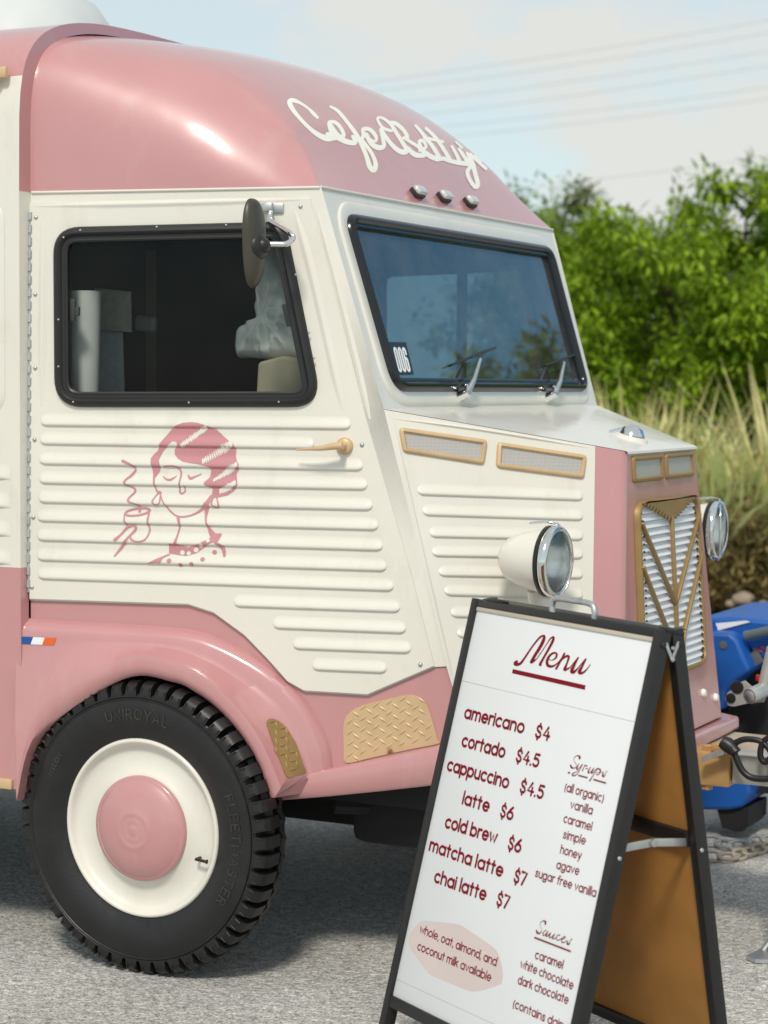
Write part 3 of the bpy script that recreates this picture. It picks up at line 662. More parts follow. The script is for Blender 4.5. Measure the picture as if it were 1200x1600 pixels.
def cream_side(mr):
    q = [A0, CH, CH+dirc*(pinkz-CH.z), A0+(C0-A0)*((pinkz-A0.z)/(C0.z-A0.z))]
    return [mir(p) if mr else p for p in q]
for mr in (0, 1): bn.add(cream_side(mr), [(0, 1, 2, 3)], 0)
# top: slightly crowned sheet with a rolled front lip
rows = []
def toprow(L_, c): return [V((L_.x, L_.y*(1-2*j/20), L_.z+c*(1-(1-2*j/20)**2))) for j in range(21)]
for i in range(13): rows.append(toprow(A0.lerp(CH, i/12), .012*math.sin(i/12*2.2+.3)))
for i in (.35, .7, 1): rows.append(toprow(CH.lerp(nt_, i), .010*(1-i)))
rows.append([p+V((.004, 0, -.002)) for p in rows[-1]]); rows.append([p+V((.0015, 0, -.006)) for p in rows[-1]])
bn.grid([[p+V((0, 0, .0012)) for p in r_] for r_ in rows], 0)
BON = obj('bonnet', bn, [M_cream, M_pink], VAN, smooth=25)
br = MB()
for (x0, x1, y0, y1) in ((652, 911, 774, 783), (660, 911, 806, 814), (671, 911, 840, 845), (675, 911, 870, 874), (685, 911, 901, 905), (694, 911, 931, 937), (704, 911, 965, 969), (714, 911, 997, 1000), (724, 911, 1030, 1031)):
    rib_mesh(br, x0, x1, y0, y1, 19, side, H=.006)
far = MB(); far.add([mir(p) for p in br.v], [f[::-1] for f in br.f]); obj('side_rib', far, M_cream, BON, smooth=180)
bead(br, [(612, 652), (650, 820), (688, 985), (712, 1085)], 4, side, .004)
bead(br, [(617, 654), (760, 673), (918, 699)], 3, side, .004)
obj('side_rib', br, M_cream, BON, smooth=180)
# pink nose: chamfered corners, front face, lower skirt
ns = MB()
for mr in (0, 1):
    q = [CH, nt_, nb_, CHL]; q2 = [CH+dirc*(pinkz-CH.z), CHL, Cb+V((0, -.002, -.07)), A0+(C0-A0)*((pinkz-A0.z)/(C0.z-A0.z))]
    for qq in (q, q2): ns.add([mir(p) if mr else p for p in qq], [(0, 1, 2, 3)])
ns.add([nt_, mir(nt_), mir(nb_), nb_], [(0, 1, 2, 3)])
b_ = bmesh.new(); 
NOSE = obj('nose_panel', ns, M_pink, VAN, smooth=35)
bv = NOSE.modifiers.new('soft_edge', 'BEVEL'); bv.width = .012; bv.segments = 3; bv.limit_method = 'ANGLE'; bv.angle_limit = R(20)
pl_ = MB(); zc = ZB-.005
out = [V((noseX(ZB)+.032, -NW(ZB)-.055, zc)), V((noseX(ZB)+.032, NW(ZB)+.055, zc)), V((CHL.x, -CHL.y+.06, zc)), V((CHL.x, CHL.y-.06, zc))]
pl_.prism(out, (0, 0, -.038)); NP = obj('nose_plinth', pl_, M_pink, VAN); bv = NP.modifiers.new('soft_edge', 'BEVEL'); bv.width = .01; bv.segments = 3
NFn = V((1, 0, NB)).normalized(); NF = Frame(V((NXt, 0, NZt)), NFn)
for px, py in ((1098, 1083), (1117, 1090)): bo = MB(); bo.lathe([(.0001, .010), (.008, .009), (.012, .004), (.012, 0)], NF.pos(px, py), NFn, 12); obj('nose_bolt', bo, M_letter, NOSE, smooth=40)

def uvquad(mb_obj, fr):                                  # lay UVs in metres on a frame so the mesh weave keeps its true size
    me = mb_obj.data; uv = me.uv_layers.new(name='UVMap'); org = wloc(mb_obj)
    for lp in me.loops: p = me.vertices[lp.vertex_index].co+org; uv.data[lp.index].uv = fr.uv(p)
def vent(name, px, fr, fmat, t=.012, parent=None, rad=.012):
    uvp = rounded([fr.px(*q) if not isinstance(q, V) else fr.uv(q) for q in px], rad, 5)
    w = MB(); ringprof(w, uvp, fr, ((0, .0005), (.002, .006), (.005, .008), (t-.003, .008), (t, .005), (t+.001, -.004)))
    o = obj(name, w, fmat, parent or VAN, smooth=40); g_ = MB(); fill(g_, inset(uvp, t-.002), lambda u, v, h: fr.at(u, v, .0015), 0)
    go = obj('mesh_screen', g_, M_mesh, o, smooth=0); uvquad(go, fr); return o
SFp = SF
vent('side_vent', [(622, 667), (762, 687), (756, 727), (629, 707)], SF, M_gold)
vent('side_vent', [(777, 690), (917, 711), (912, 749), (774, 731)], SF, M_gold)
# front vents, symmetric
zt_, zb_ = NF.px(1034, 709)[1], NF.px(1034, 750)[1]
vn = NF.px(985, 718)[0], NF.px(1079, 704)[0]
hwv = (abs(vn[0])+abs(vn[1]))/2
sx = 1 if vn[1] > vn[0] else -1
for s_ in (-1, 1):
    q = [NF.at(s_*sx*.012, zt_), NF.at(s_*sx*hwv, zt_), NF.at(s_*sx*hwv, zb_), NF.at(s_*sx*.012, zb_)]
    vent('front_vent', q, NF, M_brass_shadegold, .012)
# grille
GW = .232; gzt = NF.px(1036, 778)[1]; gzb = NF.px(1090, 1040)[1]
g_uv = rounded([(-GW, gzt), (GW, gzt), (GW*1.06, gzb), (-GW*1.06, gzb)], .05, 7)
w = MB(); ringprof(w, g_uv, NF, ((-.002, .0005), (0, .012), (.004, .016), (.010, .016), (.013, .010), (.014, .001)))
GR = obj('grille', w, M_brass_shadegold, VAN, smooth=40)
sl = MB(); fill(sl, inset(g_uv, .011), lambda u, v, h: NF.at(u, v, .001), 0); nsl = 23
for i in range(nsl):
    v0 = gzt-.012+(gzb-gzt+.02)*(i+.15)/nsl; hgt = abs(gzb-gzt)/nsl; hw = GW+.06*GW*(i/nsl)-.014
    if i < 2 or i > nsl-3: hw -= .014
    rows = [[NF.at(u*hw, v0-hgt*a, .0015+b) for a, b in ((0, .001), (.25, .004), (.55, .0085), (.8, .011), (.86, .010), (.88, .001))] for u in (-1, -.98, -.96, 0, .96, .98, 1)]
    sl.grid(rows)
obj('slat', sl, M_slat, GR, smooth=35)
# small dark pips and slots at the slat ends
for i in range(1, nsl-1):
    v0 = gzt-.012+(gzb-gzt+.02)*(i+.98)/nsl; hw = GW+.06*GW*(i/nsl)-.03
    for s_ in (-1, 1): pp = MB(); pp.box(NF.at(s_*hw, v0, .009), (.010, .010, .005), None, .001); obj('slot', pp, M_dark, GR)
bars = MB()
def bar(u0, v0, u1, v1, w_=.009):
    a, b = NF.at(u0, v0, .017), NF.at(u1, v1, .017); d = (b-a).normalized(); rot = Matrix((d, NFn.cross(d), NFn)).transposed(); bars.box((a+b)/2, ((b-a).length, w_, .011), rot, .002)
H_ = gzb-gzt; vj = gzt+H_*.60
bar(0, gzt+H_*.10, 0, gzb, .009)
for s_ in (-1, 1):
    bar(s_*(GW-.006), gzt+H_*.115, 0, vj); bar(s_*(GW*1.03-.006), gzt+H_*.35, s_*.06, vj+H_*.16); bar(s_*.06, vj+H_*.16, s_*.005, gzb-.012+H_*.0)
# stepped gold fan at the top
fan = [(-GW+.02, gzt-.006)]; stp = 9
for i in range(stp): 
    u = -GW+.03+(GW-.04)*i/stp; v = gzt+H_*(.012+.115*i/stp); fan += [(u, v-.004), (u+(GW-.04)/stp, v+.004)]
fan += [(0, gzt+H_*.155)]+[(-u, v) for u, v in fan[::-1]]
fpoly = [NF.at(u, v, .0145) for u, v in fan]; bars.prism(fpoly, tuple(NFn*.006))
obj('grille_bar', bars, M_brass_shadegold, GR, smooth=30)

# bonnet catch on top
c_ = hit(984, 690, BT.o, BT.n)+V((0, .0, .004)); k_ = MB(); k_.lathe([(.0001, .016), (.03, .015), (.044, .010), (.05, 0), (.05, -.006)], c_, BT.n, 28)
CAT = obj('bonnet_catch', k_, M_cream, VAN, smooth=50)
k_ = MB(); k_.lathe([(.0001, .034), (.014, .033), (.026, .026), (.032, .014), (.034, .010)], c_+V((.004, 0, .004)), BT.n, 28); k_.tube([c_+V((-.005, 0, .028)), c_+V((-.035, -.01, .022)), c_+V((-.05, -.015, .018))], [.009, .007, .006], 10)
obj('catch_lever', k_, M_chrome, CAT, smooth=60)

# headlamps
def headlamp(mr, c):
    L = V(c); fl = (lambda p: mir(p)) if mr else (lambda p: p)
    ax = V((1, -.03, -.02)).normalized()
    b = MB(); b.lathe([(.0001, -.138), (.028, -.134), (.048, -.118), (.064, -.082), (.074, -.040), (.078, -.01), (.076, 0)], L, ax, 40); b.v = [fl(p) for p in b.v]
    o = obj('headlamp', b, M_cream, VAN, smooth=60)
    k = MB(); k.lathe([(.079, -.012), (.083, -.010), (.0845, 0), (.083, .008), (.078, .012), (.072, .011), (.070, .006)], L, ax, 48); k.v = [fl(p) for p in k.v]; obj('lamp_rim', k, M_chrome, o, smooth=60)
    k = MB(); k.lathe([(.0805, -.022), (.0835, -.020), (.0835, -.012), (.079, -.011)], L, ax, 48); k.v = [fl(p) for p in k.v]; obj('rubber_ring', k, M_rubber, o, smooth=60)
    k = MB(); k.lathe([(.0001, .024), (.025, .0225), (.05, .0165), (.066, .010), (.071, .0075)], L, ax, 40); k.v = [fl(p) for p in k.v]; obj('lamp_glass', k, M_lens, o, smooth=60)
    k = MB(); k.lathe([(.0001, -.035), (.02, -.033), (.045, -.02), (.07, .005)], L, ax, 40); k.v = [fl(p) for p in k.v]; obj('reflector', k, M_refl, o, smooth=60)
    k = MB(); k.tube([L+V((-.06, -.01, .088)), L+V((-.02, -.005, .092)), L+V((.006, 0, .088)), L+V((.018, .03, .06)), L+V((.024, .05, 0)), L+V((.018, .03, -.06)), L+V((.004, .0, -.085))], .0028, 8)
    k.tube([L+V((-.06, -.01, .088)), L+V((-.055, .015, .089)), L+V((-.02, .012, .091))], .0028, 8); k.v = [fl(p) for p in k.v]; obj('rim_clip', k, M_chrome, o, smooth=60)
    k = MB(); k.tube([L+V((-.055, .005, -.07)), L+V((-.055, .012, -.10)), L+V((-.05, .03, -.125)), L+V((-.03, .09, -.13))], [.017, .014, .016, .018], 12); k.v = [fl(p) for p in k.v]; obj('lamp_bracket', k, M_cream, o, smooth=60)
HC = V((.6211, -.6077, 1.025))
headlamp(False, HC); headlamp(True, HC)

# wipers
for (bx, by), (tx, ty), bl in (((714, 619), (736, 566), ((698, 573), (768, 545))), ((852, 620), (868, 571), ((846, 573), (893, 556)))):
    w = MB(); p0 = WF.pos(bx, by, .03); p1 = WF.pos(tx, ty, .022)
    w.tube([WF.pos(bx, by+3, 0), WF.pos(bx, by, .034)], [.014, .011], 14); w.box(p0.lerp(p1, .1), (.018, .012, .028), Matrix((WF.x, WF.n, WF.y)).transposed(), .003)
    W_ = obj('wiper', w, M_chrome, VAN, smooth=40)
    w = MB(); w.tube([p0, p0.lerp(p1, .35)+WF.n*.008, p1+WF.n*.006], [.009, .0065, .004], 8); obj('wiper_arm', w, M_steel, W_, smooth=60)
    w = MB(); a, b = WF.pos(*bl[0], .012), WF.pos(*bl[1], .012); w.tube([a, a.lerp(b, .5)+WF.n*.006, b], .0032, 6); w.tube([a-WF.n*.006, b-WF.n*.006], .003, 5); obj('wiper_blade', w, M_black, W_, smooth=60)
# number sticker behind the glass
stk = MB(); q = [WF.px(606, 534.5), WF.px(633, 535.5), WF.px(645.3, 585.5), WF.px(619, 586.5)]
fill(stk, q, lambda u, v, h: WF.at(u, v, .0025), 0); STK = obj('number_sticker', stk, M_black, WSF, smooth=0)
dg = MB()
def spos(x, y, h=0):
    a = V(q[0]).lerp(V(q[1]), x); b = V(q[3]).lerp(V(q[2]), x); c = a.lerp(b, y); return WF.at(c.x, c.y, .0032+h)
def rr(x0, x1, y0, y1, r_=.09):
    pts = []
    for cx, cy, a0 in ((x1-r_, y0+r_*.6, -90), (x1-r_, y1-r_*.6, 0), (x0+r_, y1-r_*.6, 90), (x0+r_, y0+r_*.6, 180)):
        for j in range(5): an = R(a0+j*22.5); pts.append((cx+r_*math.cos(an), cy+r_*.6*math.sin(an)))
    return pts+[pts[0], pts[1]]
for cx in (.25, .5): ribbon(dg, [(x, y, .095) for x, y in rr(cx-.065, cx+.065, .2, .88)], spos, 0, 1)
ribbon(dg, [(x, y, .095) for x, y in rr(.685, .815, .5, .88)], spos, .00005, 1)
ribbon(dg, [(.685, .6, .095), (.685, .27, .095), (.71, .21, .095), (.75, .195, .095), (.79, .21, .095), (.815, .27, .095), (.815, .36, .095)], spos, .0001, 1)
obj('sticker_digits', dg, M_flagw, STK, smooth=0, weld=False)

# side mirror
dofs = lambda x, y, h: hit(x, y, DO+DN*h, DN)
MC = dofs(394, 380, .15); ax = V((1, .02, 0)).normalized()
bm_ = bmesh.new(); bmesh.ops.create_uvsphere(bm_, u_segments=40, v_segments=24, radius=1)
sx_ = V((-ax.y, ax.x, 0))
def sup(v, e): return math.copysign(abs(v)**e, v)
for v in bm_.verts:
    c = v.co; zz = sup(c.z, .8); yy = sup(c.y, .75)*(.042+.006*zz); v.co = ax*(c.x*.026*(1 if c.x > 0 else .35))+sx_*yy+V((0, 0, zz*.103))
mm_ = MB(); mm_.bm(bm_, 0, Matrix.Translation(MC)); MIR = obj('side_mirror', mm_, mat('mirror_back_plastic', (.048, .043, .031), .38, var=.12), VAN, smooth=60)
k = MB(); k.lathe([(.0001, .034), (.016, .033), (.027, .028), (.033, .020), (.035, .008)], MC+V((0, 0, -.008)), ax, 28); obj('mirror_boss', k, M_black, MIR, smooth=60)
k = MB(); k.lathe([(.0001, .045), (.009, .044), (.016, .038), (.019, .026)], MC+V((0, 0, -.006)), ax, 24); obj('mirror_socket', k, M_black, MIR, smooth=60)
k = MB(); hb = dofs(405, 382, .15); e0 = dofs(452, 381, .13); e1 = dofs(453, 364, .11); e2 = dofs(423, 344, .035); e3 = dofs(423, 330, .022)
k.tube([tuple(x) for x in crom([tuple(hb), tuple(hb.lerp(e0, .5)), tuple(hb.lerp(e0, .9)), tuple((e0+e1)/2+(e0-hb).normalized()*.008), tuple(e1), tuple(e1.lerp(e2, .5)), tuple(e2), tuple(e3)], 5)], .0068, 10)
k.lathe([(.0001, -.01), (.012, -.01), (.012, .004), (.009, .006), (.009, .014), (.0001, .014)], hb, ax, 16); obj('mirror_arm', k, M_chrome, MIR, smooth=50)
k = MB(); rotD = Matrix((DF.x, DF.n, DF.y)).transposed(); k.box(door(426, 326, .008), (.062, .012, .024), rotD, .003); k.box(door(423, 325, .018), (.026, .026, .022), rotD, .005); obj('mirror_bracket', k, M_steel, MIR)

# door handle
k = MB(); hc = dpos(540, 697); k.lathe([(.0001, .012), (.014, .012), (.019, .009), (.021, .003), (.021, 0)], hc, DN, 28); HND = obj('door_handle', k, M_gold, DOOR, smooth=45) if False else None
k.tube([hc+DN*.008, hc+DN*.045], [.009, .008], 12)
k.tube([dpos(545, 696, .045), dpos(530, 697, .046), dpos(512, 700, .046), dpos(492, 701, .044), dpos(472, 702.5, .038)], [.0095, .0085, .0062, .004, .002], 12)
obj('handle', k, M_gold, DOOR, smooth=50)
# piano hinge
k = MB(); za, zb2 = door(48, 332).z, door(46, 925).z; nseg = 30; pts = []; rad = []
for i in range(nseg):
    for f_, r_ in ((.0, .0055), (.60, .0055), (.61, .0022), (.99, .0022)):
        z_ = za+(zb2-za)*(i+f_)/nseg; pts.append((XR+.004, dY(XR+.004, z_)-.007, z_)); rad.append(r_)
k.tube(pts, rad, 8); obj('hinge', k, M_steel, DOOR, smooth=40)

# emblem of the woman with the cup, following the ribs
EP = crop(160, 640, 5, lambda x, y, h: door(x, y, .007+.0010+h+rib_height(x, y)))
em = MB(); hh[0] = 0
hair = [(410, 520), (395, 440), (390, 380), (410, 350), (440, 325), (460, 270), (500, 215), (555, 150), (600, 118), (650, 102), (710, 97), (760, 103), (830, 125), (900, 155), (960, 210), (1000, 243), (1035, 265), (1055, 310), (1050, 360), (1062, 400), (1080, 430), (1075, 470), (1055, 500), (1065, 550), (1070, 590), (1040, 630), (990, 668), (930, 682), (880, 690), (850, 692), (868, 650), (870, 615), (830, 600), (805, 580), (815, 560), (850, 530), (858, 490), (855, 460), (820, 440), (760, 425), (690, 415), (640, 405), (600, 380), (575, 350), (575, 310), (600, 280), (592, 250), (560, 245), (520, 285), (480, 330), (455, 390), (465, 440), (460, 480), (425, 530)]
fill(em, hair, EP, 0, 14)
for p in ([(530, 1045), (590, 1045), (680, 1075), (760, 1050), (850, 1000), (930, 965), (938, 985), (915, 1030), (860, 1040), (800, 1080), (740, 1120), (670, 1140), (610, 1135), (530, 1120)], [(360, 1203), (430, 1165), (525, 1125), (545, 1130), (485, 1160), (465, 1203), (440, 1195)]): fill(em, p, EP, .0001, 14)
for x, y, r_ in ((535, 1178, 18), (622, 1212, 16), (710, 1204, 17), (795, 1167, 17), (885, 1113, 18)): fill(em, circ(x, y, r_), EP, .0001, 12)
hh[0] = .0002
for st in ([(415, 515, 16), (420, 590, 12), (440, 640, 14), (462, 650, 22)], [(455, 640, 14), (420, 685, 10), (405, 720, 12), (430, 745, 10), (460, 725, 10), (465, 670, 14)], [(470, 680, 10), (500, 740, 10), (560, 810, 12), (620, 835, 14), (700, 825, 14), (770, 790, 18), (830, 730, 34), (865, 680, 34)],
           [(495, 445, 10), (560, 440, 12), (610, 460, 14), (625, 500, 12), (615, 580, 12), (615, 640, 14), (630, 655, 12), (655, 635, 10), (650, 595, 8)], [(485, 520, 5), (510, 540, 12), (545, 546, 18), (590, 518, 5)], [(680, 512, 10), (700, 535, 22), (740, 520, 12), (780, 503, 8)],
           [(605, 845, 26), (615, 900, 14), (600, 970, 12), (580, 1045, 24)], [(825, 740, 44), (820, 850, 14), (840, 920, 22), (880, 985, 50), (930, 975, 22)], [(900, 1040, 22), (950, 1080, 30), (962, 1140, 20)],
           [(875, 690, 10), (868, 740, 10), (900, 765, 10), (922, 750, 12), (905, 690, 10)], [(175, 400, 22), (235, 430, 18), (270, 465, 14), (240, 510, 20), (190, 555, 14), (195, 585, 12), (255, 610, 14), (265, 640, 14), (220, 690, 14), (225, 720, 14), (300, 750, 12), (300, 795, 18)],
           [(x, y, 16) for x, y in [(285+95*math.cos(a/10*6.283), 797-13*math.cos(a/10*6.283)+27*math.sin(a/10*6.283)) for a in range(12)]], [(185, 810, 10), (188, 870, 12), (210, 905, 12)], [(375, 800, 14), (368, 880, 14), (380, 940, 12), (350, 1010, 12), (290, 1030, 12), (240, 1010, 14), (235, 990, 12)],
           [(115, 1015, 26), (160, 970, 16), (210, 915, 20), (265, 905, 16), (265, 940, 20), (220, 990, 16), (170, 1060, 22), (110, 1140, 12)]): LS(st, EP, em, .00003)
EMB = obj('woman_emblem', em, M_emblem, DOOR, smooth=180, weld=False)
def jag(pts, h):
    eh = MB()
    p = crom(pts, 10)
    for i in range(len(p)-1):
        dx, dy = p[i+1][0]-p[i][0], p[i+1][1]-p[i][1]; L = math.hypot(dx, dy) or 1; w_ = p[i][2]/2*rnd(.75, 1.2); nx, ny = -dy/L, dx/L; ox, oy = dx/L*7, dy/L*7
        ribbon(eh, [(p[i][0]+nx*w_-ox, p[i][1]+ny*w_-oy, 5), (p[i][0], p[i][1], 15), (p[i][0]-nx*w_+ox, p[i][1]-ny*w_+oy, 5)], EP, h+i*.00001, 2)
    obj('hair_highlight', eh, M_cream, EMB, smooth=180, weld=False)
for pts in ([(825, 138, 34), (740, 200, 46), (625, 288, 34)], [(1025, 262, 40), (930, 325, 66), (790, 408, 40)], [(1062, 425, 36), (980, 490, 50), (880, 553, 14)], [(1050, 568, 26), (990, 610, 52), (925, 640, 36)]): jag(pts, .0005)
for x, y, r_ in ((635, 1115, 18), (685, 1120, 16), (742, 1095, 19), (783, 1058, 17), (838, 1020, 15)): eh = MB(); fill(eh, circ(x, y, r_), EP, .0006, 12); obj('pearl', eh, M_cream, EMB, smooth=180, weld=False)

# lower pink panel and front wing
lp = MB()
low_px = [(47, 930), (300, 930), (400, 990), (470, 1060), (600, 1060), (690, 1000), (700, 1041), (733, 1180), (440, 1240), (47, 1100)]
for mr in (0, 1): sheet(lp, [DF.px(*q) for q in [(47, 930), (295, 932), (400, 1000), (470, 1068), (575, 1076), (680, 1034), (703, 1040), (735, 1180), (520, 1215), (500, 1160), (455, 1095), (390, 1045), (295, 998), (47, 985)]], [], -.0045, 0, mr); obj('lower_panel', lp, M_pink, VAN, smooth=30); lp = MB()
LPo = V((0, -.864, .6)); LPn = V((.12, -1, 0)).normalized()
ROWS = [([(44, 966), (160, 973), (292, 983), (352, 1002), (409, 1033), (442, 1061), (472, 1089), (496, 1125), (514, 1165), (520, 1203)], 0, -.004),
        ([(42, 976), (160, 983), (290, 992), (349, 1010), (405, 1040), (437, 1063), (466, 1092), (490, 1128), (507, 1166), (513, 1204)], 0, .017),
        ([(38, 983), (160, 989), (288, 998), (345, 1016), (400, 1046), (431, 1069), (459, 1096), (483, 1131), (500, 1168), (506, 1204)], 0, .024),
        ([(32, 994), (160, 998), (284, 1006), (337, 1024), (389, 1053), (418, 1076), (447, 1103), (470, 1137), (487, 1173), (493, 1206)], 0, .024),
        ([(30, 1030), (130, 1006), (262, 1011), (325, 1030), (372, 1058), (404, 1082), (431, 1107), (455, 1141), (474, 1177), (483, 1209)], .12, .018),
        ([(27, 1120), (90, 1048), (222, 1020), (300, 1039), (346, 1068), (378, 1096), (404, 1127), (424, 1160), (439, 1191), (450, 1215)], .62, .012),
        ([(27, 1190), (72, 1092), (200, 1027), (282, 1038), (325, 1061), (357, 1090), (387, 1124), (410, 1160), (428, 1199), (440, 1230)], 1, .004),
        ([(27, 1225), (66, 1118), (193, 1043), (275, 1050), (314, 1071), (346, 1097), (374, 1128), (397, 1162), (416, 1200), (432, 1244)], 1, .008),
        ([(27, 1250), (62, 1140), (190, 1055), (270, 1060), (308, 1078), (338, 1101), (366, 1130), (389, 1161), (408, 1198), (425, 1247)], 1, .004),
        ([(27, 1252), (60, 1150), (190, 1062), (268, 1066), (305, 1083), (335, 1105), (362, 1133), (384, 1163), (404, 1199), (421, 1248)], 1, -.006)]
def wing(pts, mix, off):
    out = []
    for x, y in crom(pts, 7):
        a = hit(x, y, DO, DN)+DN*off; b = hit(x, y, LPo, LPn)+LPn*off; out.append(a.lerp(b, mix))
    return out
fw = MB(); wr = [wing(*r_) for r_ in ROWS]; wr.append([p+V((0, .05, 0)) for p in wr[-1]]); fw.grid(wr)
fw.add([r_[-1] for r_ in wr[2:9]]+[wr[8][-1]+V((.03, .08, 0)), wr[2][-1]+V((0, .03, 0))], [tuple(range(9))])
farw = MB(); farw.add([mir(p) for p in fw.v], fw.f)
FW = obj('front_wing', fw, M_pink, VAN, smooth=40); obj('front_wing', farw, M_pink, VAN, smooth=40)
wb = BVHTree.FromPolygons(fw.v, fw.f)
def wingpos(x, y, h=0):
    v = ray(x, y).normalized(); p, n_, i, d_ = wb.ray_cast(CAM, v)
    if p is None: p, n_, i, d_ = wb.find_nearest(CAM+v*5.2)
    if n_.dot(v) > 0: n_ = -n_
    return p+n_*(h+.0008)
fl = MB()
for i in range(3):
    a, b = i/3, (i+1)/3; L_ = lambda p, q, t: (p[0]+(q[0]-p[0])*t, p[1]+(q[1]-p[1])*t)
    T0, T1, B0, B1 = (34.5, 994.5), (88, 997), (30.5, 1005.8), (84, 1008.2)
    fill(fl, [L_(T0, T1, a), L_(T0, T1, b), L_(B0, B1, b), L_(B0, B1, a)], wingpos, .001, 6, mi=i)
obj('flag_sticker', fl, [M_flagb, M_flagw, M_flagr], FW, smooth=0, weld=False)
# sill / step
SIo = .034
sl_ = MB()
def dpt(q, o): return hit(*q, DO, DN)+DN*o
top = [(438, 1217), (520, 1200), (600, 1184), (690, 1164.5), (760, 1150)]; bot = [(424, 1247), (520, 1239), (600, 1231), (690, 1221), (760, 1213)]
tp = [dpt(q, SIo) for q in top]; bt = [dpt(q, SIo) for q in bot]
sl_.grid([[p-DN*(SIo+.02)+V((0, 0, .002)) for p in tp], [p-DN*.004+V((0, 0, .001)) for p in tp], [p-V((0, 0, .004)) for p in tp], [p.lerp(q, .5) for p, q in zip(tp, bt)], [p+V((0, 0, .004)) for p in bt], [p-DN*.006-V((0, 0, .003)) for p in bt], [p-DN*.1 for p in bt]])
obj('sill', sl_, M_pink, VAN, smooth=50); sf_ = MB(); sf_.add([mir(p) for p in sl_.v], sl_.f); obj('sill', sf_, M_pink, VAN, smooth=50)
# chequer plates
def chequer(name, px, pos, nrm, ux, spacing, ang, parent, flat, mt):
    mb = MB(); poly = crom(px+[px[0]], 4)[:-1]; fill(mb, poly, pos, .0022, 16)
    k = len(poly); mb.add([pos(x, y, .0022) for x, y in poly]+[pos(x, y, -.001) for x, y in poly], [(i, (i+1) % k, (i+1) % k+k, i+k) for i in range(k)])
    o = obj(name, mb, mt, parent, smooth=30); b = MB()
    xs_, ys_ = [p[0] for p in poly], [p[1] for p in poly]
    def inside(x, y):
        c = False
        for i in range(k):
            (x1, y1), (x2, y2) = poly[i], poly[i-1]
            if (y1 > y) != (y2 > y) and x < (x2-x1)*(y-y1)/(y2-y1)+x1: c = not c
        return c
    y = min(ys_); r_ = 0
    while y < max(ys_):
        x = min(xs_)+(r_ % 2)*spacing*.5; i = 0
        while x < max(xs_)+40:
            yy = y-(x-min(xs_))*flat; an = R(ang if r_ % 2 == 0 else ang-78)
            dx, dy = math.cos(an)*7.5, math.sin(an)*7.5
            if inside(x-dx*.8, yy-dy*.8) and inside(x+dx*.8, yy+dy*.8):
                rows = []
                for t in range(7):
                    s_ = -1+t/3; w_ = 2.0*math.cos(s_*1.4); cx, cy = x+dx*s_, yy+dy*s_; L = math.hypot(dx, dy); nx, ny = -dy/L, dx/L
                    rows.append([pos(cx+nx*w_*e, cy+ny*w_*e, .0022+.0026*(1-abs(e)**2)*math.cos(s_*1.5)) for e in (-1, -.5, 0, .5, 1)])
                b.grid(rows)
            x += spacing
        y += spacing*.42; r_ += 1
    obj('tread_bar', b, mt, o, smooth=80); return o
chequer('step_plate', [(537, 1172), (537, 1130), (548, 1112), (570, 1101), (600, 1094), (630, 1087), (648, 1087), (664, 1097), (674, 1122), (683, 1155), (684, 1162), (640, 1171), (580, 1184), (541, 1192)], lambda x, y, h: door(x, y, -.0035+h), DN, 1, 20.5, 36, VAN, .21, M_gold)
chequer('step_plate', [(416, 1130), (419, 1124), (428, 1124), (440, 1131), (455, 1148), (466, 1172), (473, 1195), (477, 1207), (460, 1212), (448, 1214), (437, 1188), (424, 1155)], wingpos, DN, 1, 16, 70, VAN, .2, M_brass_shadegold)  # gold plate too; shade of its forward-facing slope put into the darker colour

# rear body
BW = .917
def body_prof(d=0):
    pts = [(-(BW-d), .42+d), (-(BW-d), .974), (-(BW-d), 1.4), (-(BW-d), ZT)]
    n = 40
    for i in range(1, n): t = -math.cos(i/n*math.pi); t = math.copysign(abs(t)**.6, t); pts.append((t*(BW-d), ZT+(.465-d)*max(0, 1-abs(t)**5)**.2))
    return pts+[(BW-d, ZT), (BW-d, 1.4), (BW-d, .974), (BW-d, .42+d)]
bp = body_prof(); XE = -3.45
rb = MB()
def seg(i):                                              # material of each strip of the section
    za_ = (bp[i][1]+bp[i+1][1])/2; return 1 if za_ < .974 else (0 if za_ < 2.16 else 1)
for xi, (xa_, xb_) in enumerate(((XR, XR-.012), (XR-.012, XE))):
    for i in range(len(bp)-1):
        s_ = .997 if False else 1
        rb.add([(xa_, bp[i][0], bp[i][1]), (xb_, bp[i][0], bp[i][1]), (xb_, bp[i+1][0], bp[i+1][1]), (xa_, bp[i+1][0], bp[i+1][1])], [(0, 1, 2, 3)], seg(i))
rb.add([(XE, y, z) for y, z in bp], [tuple(range(len(bp)))], 0)
BODY = obj('rear_body', rb, [M_cream, M_pink], VAN, smooth=25)
# forward-facing reveal between body and cab
rv = MB(); cabsec = []
for y, z in bp:
    if z <= ZT: cabsec.append((math.copysign(abs(dY(XR, z)), y), z))
    else: t = y/BW; cabsec.append((t*.873, ZT+.445*max(0, 1-abs(t)**5)**.2-.004))
for i in range(len(bp)-1):
    zm = (bp[i][1]+bp[i+1][1])/2; rv.add([(XR, *bp[i]), (XR, *bp[i+1]), (XR+.001, *cabsec[i+1]), (XR+.001, *cabsec[i])], [(0, 1, 2, 3)], 1 if (zm > ZT or zm < .974) else 0)
obj('body_reveal', rv, [M_cream, M_pink], VAN, smooth=25)
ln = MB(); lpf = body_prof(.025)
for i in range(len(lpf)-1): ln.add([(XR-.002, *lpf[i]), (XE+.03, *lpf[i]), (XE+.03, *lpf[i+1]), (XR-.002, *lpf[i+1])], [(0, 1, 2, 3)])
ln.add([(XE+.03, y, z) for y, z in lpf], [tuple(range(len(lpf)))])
obj('interior_lining', ln, M_dark, VAN, smooth=0)
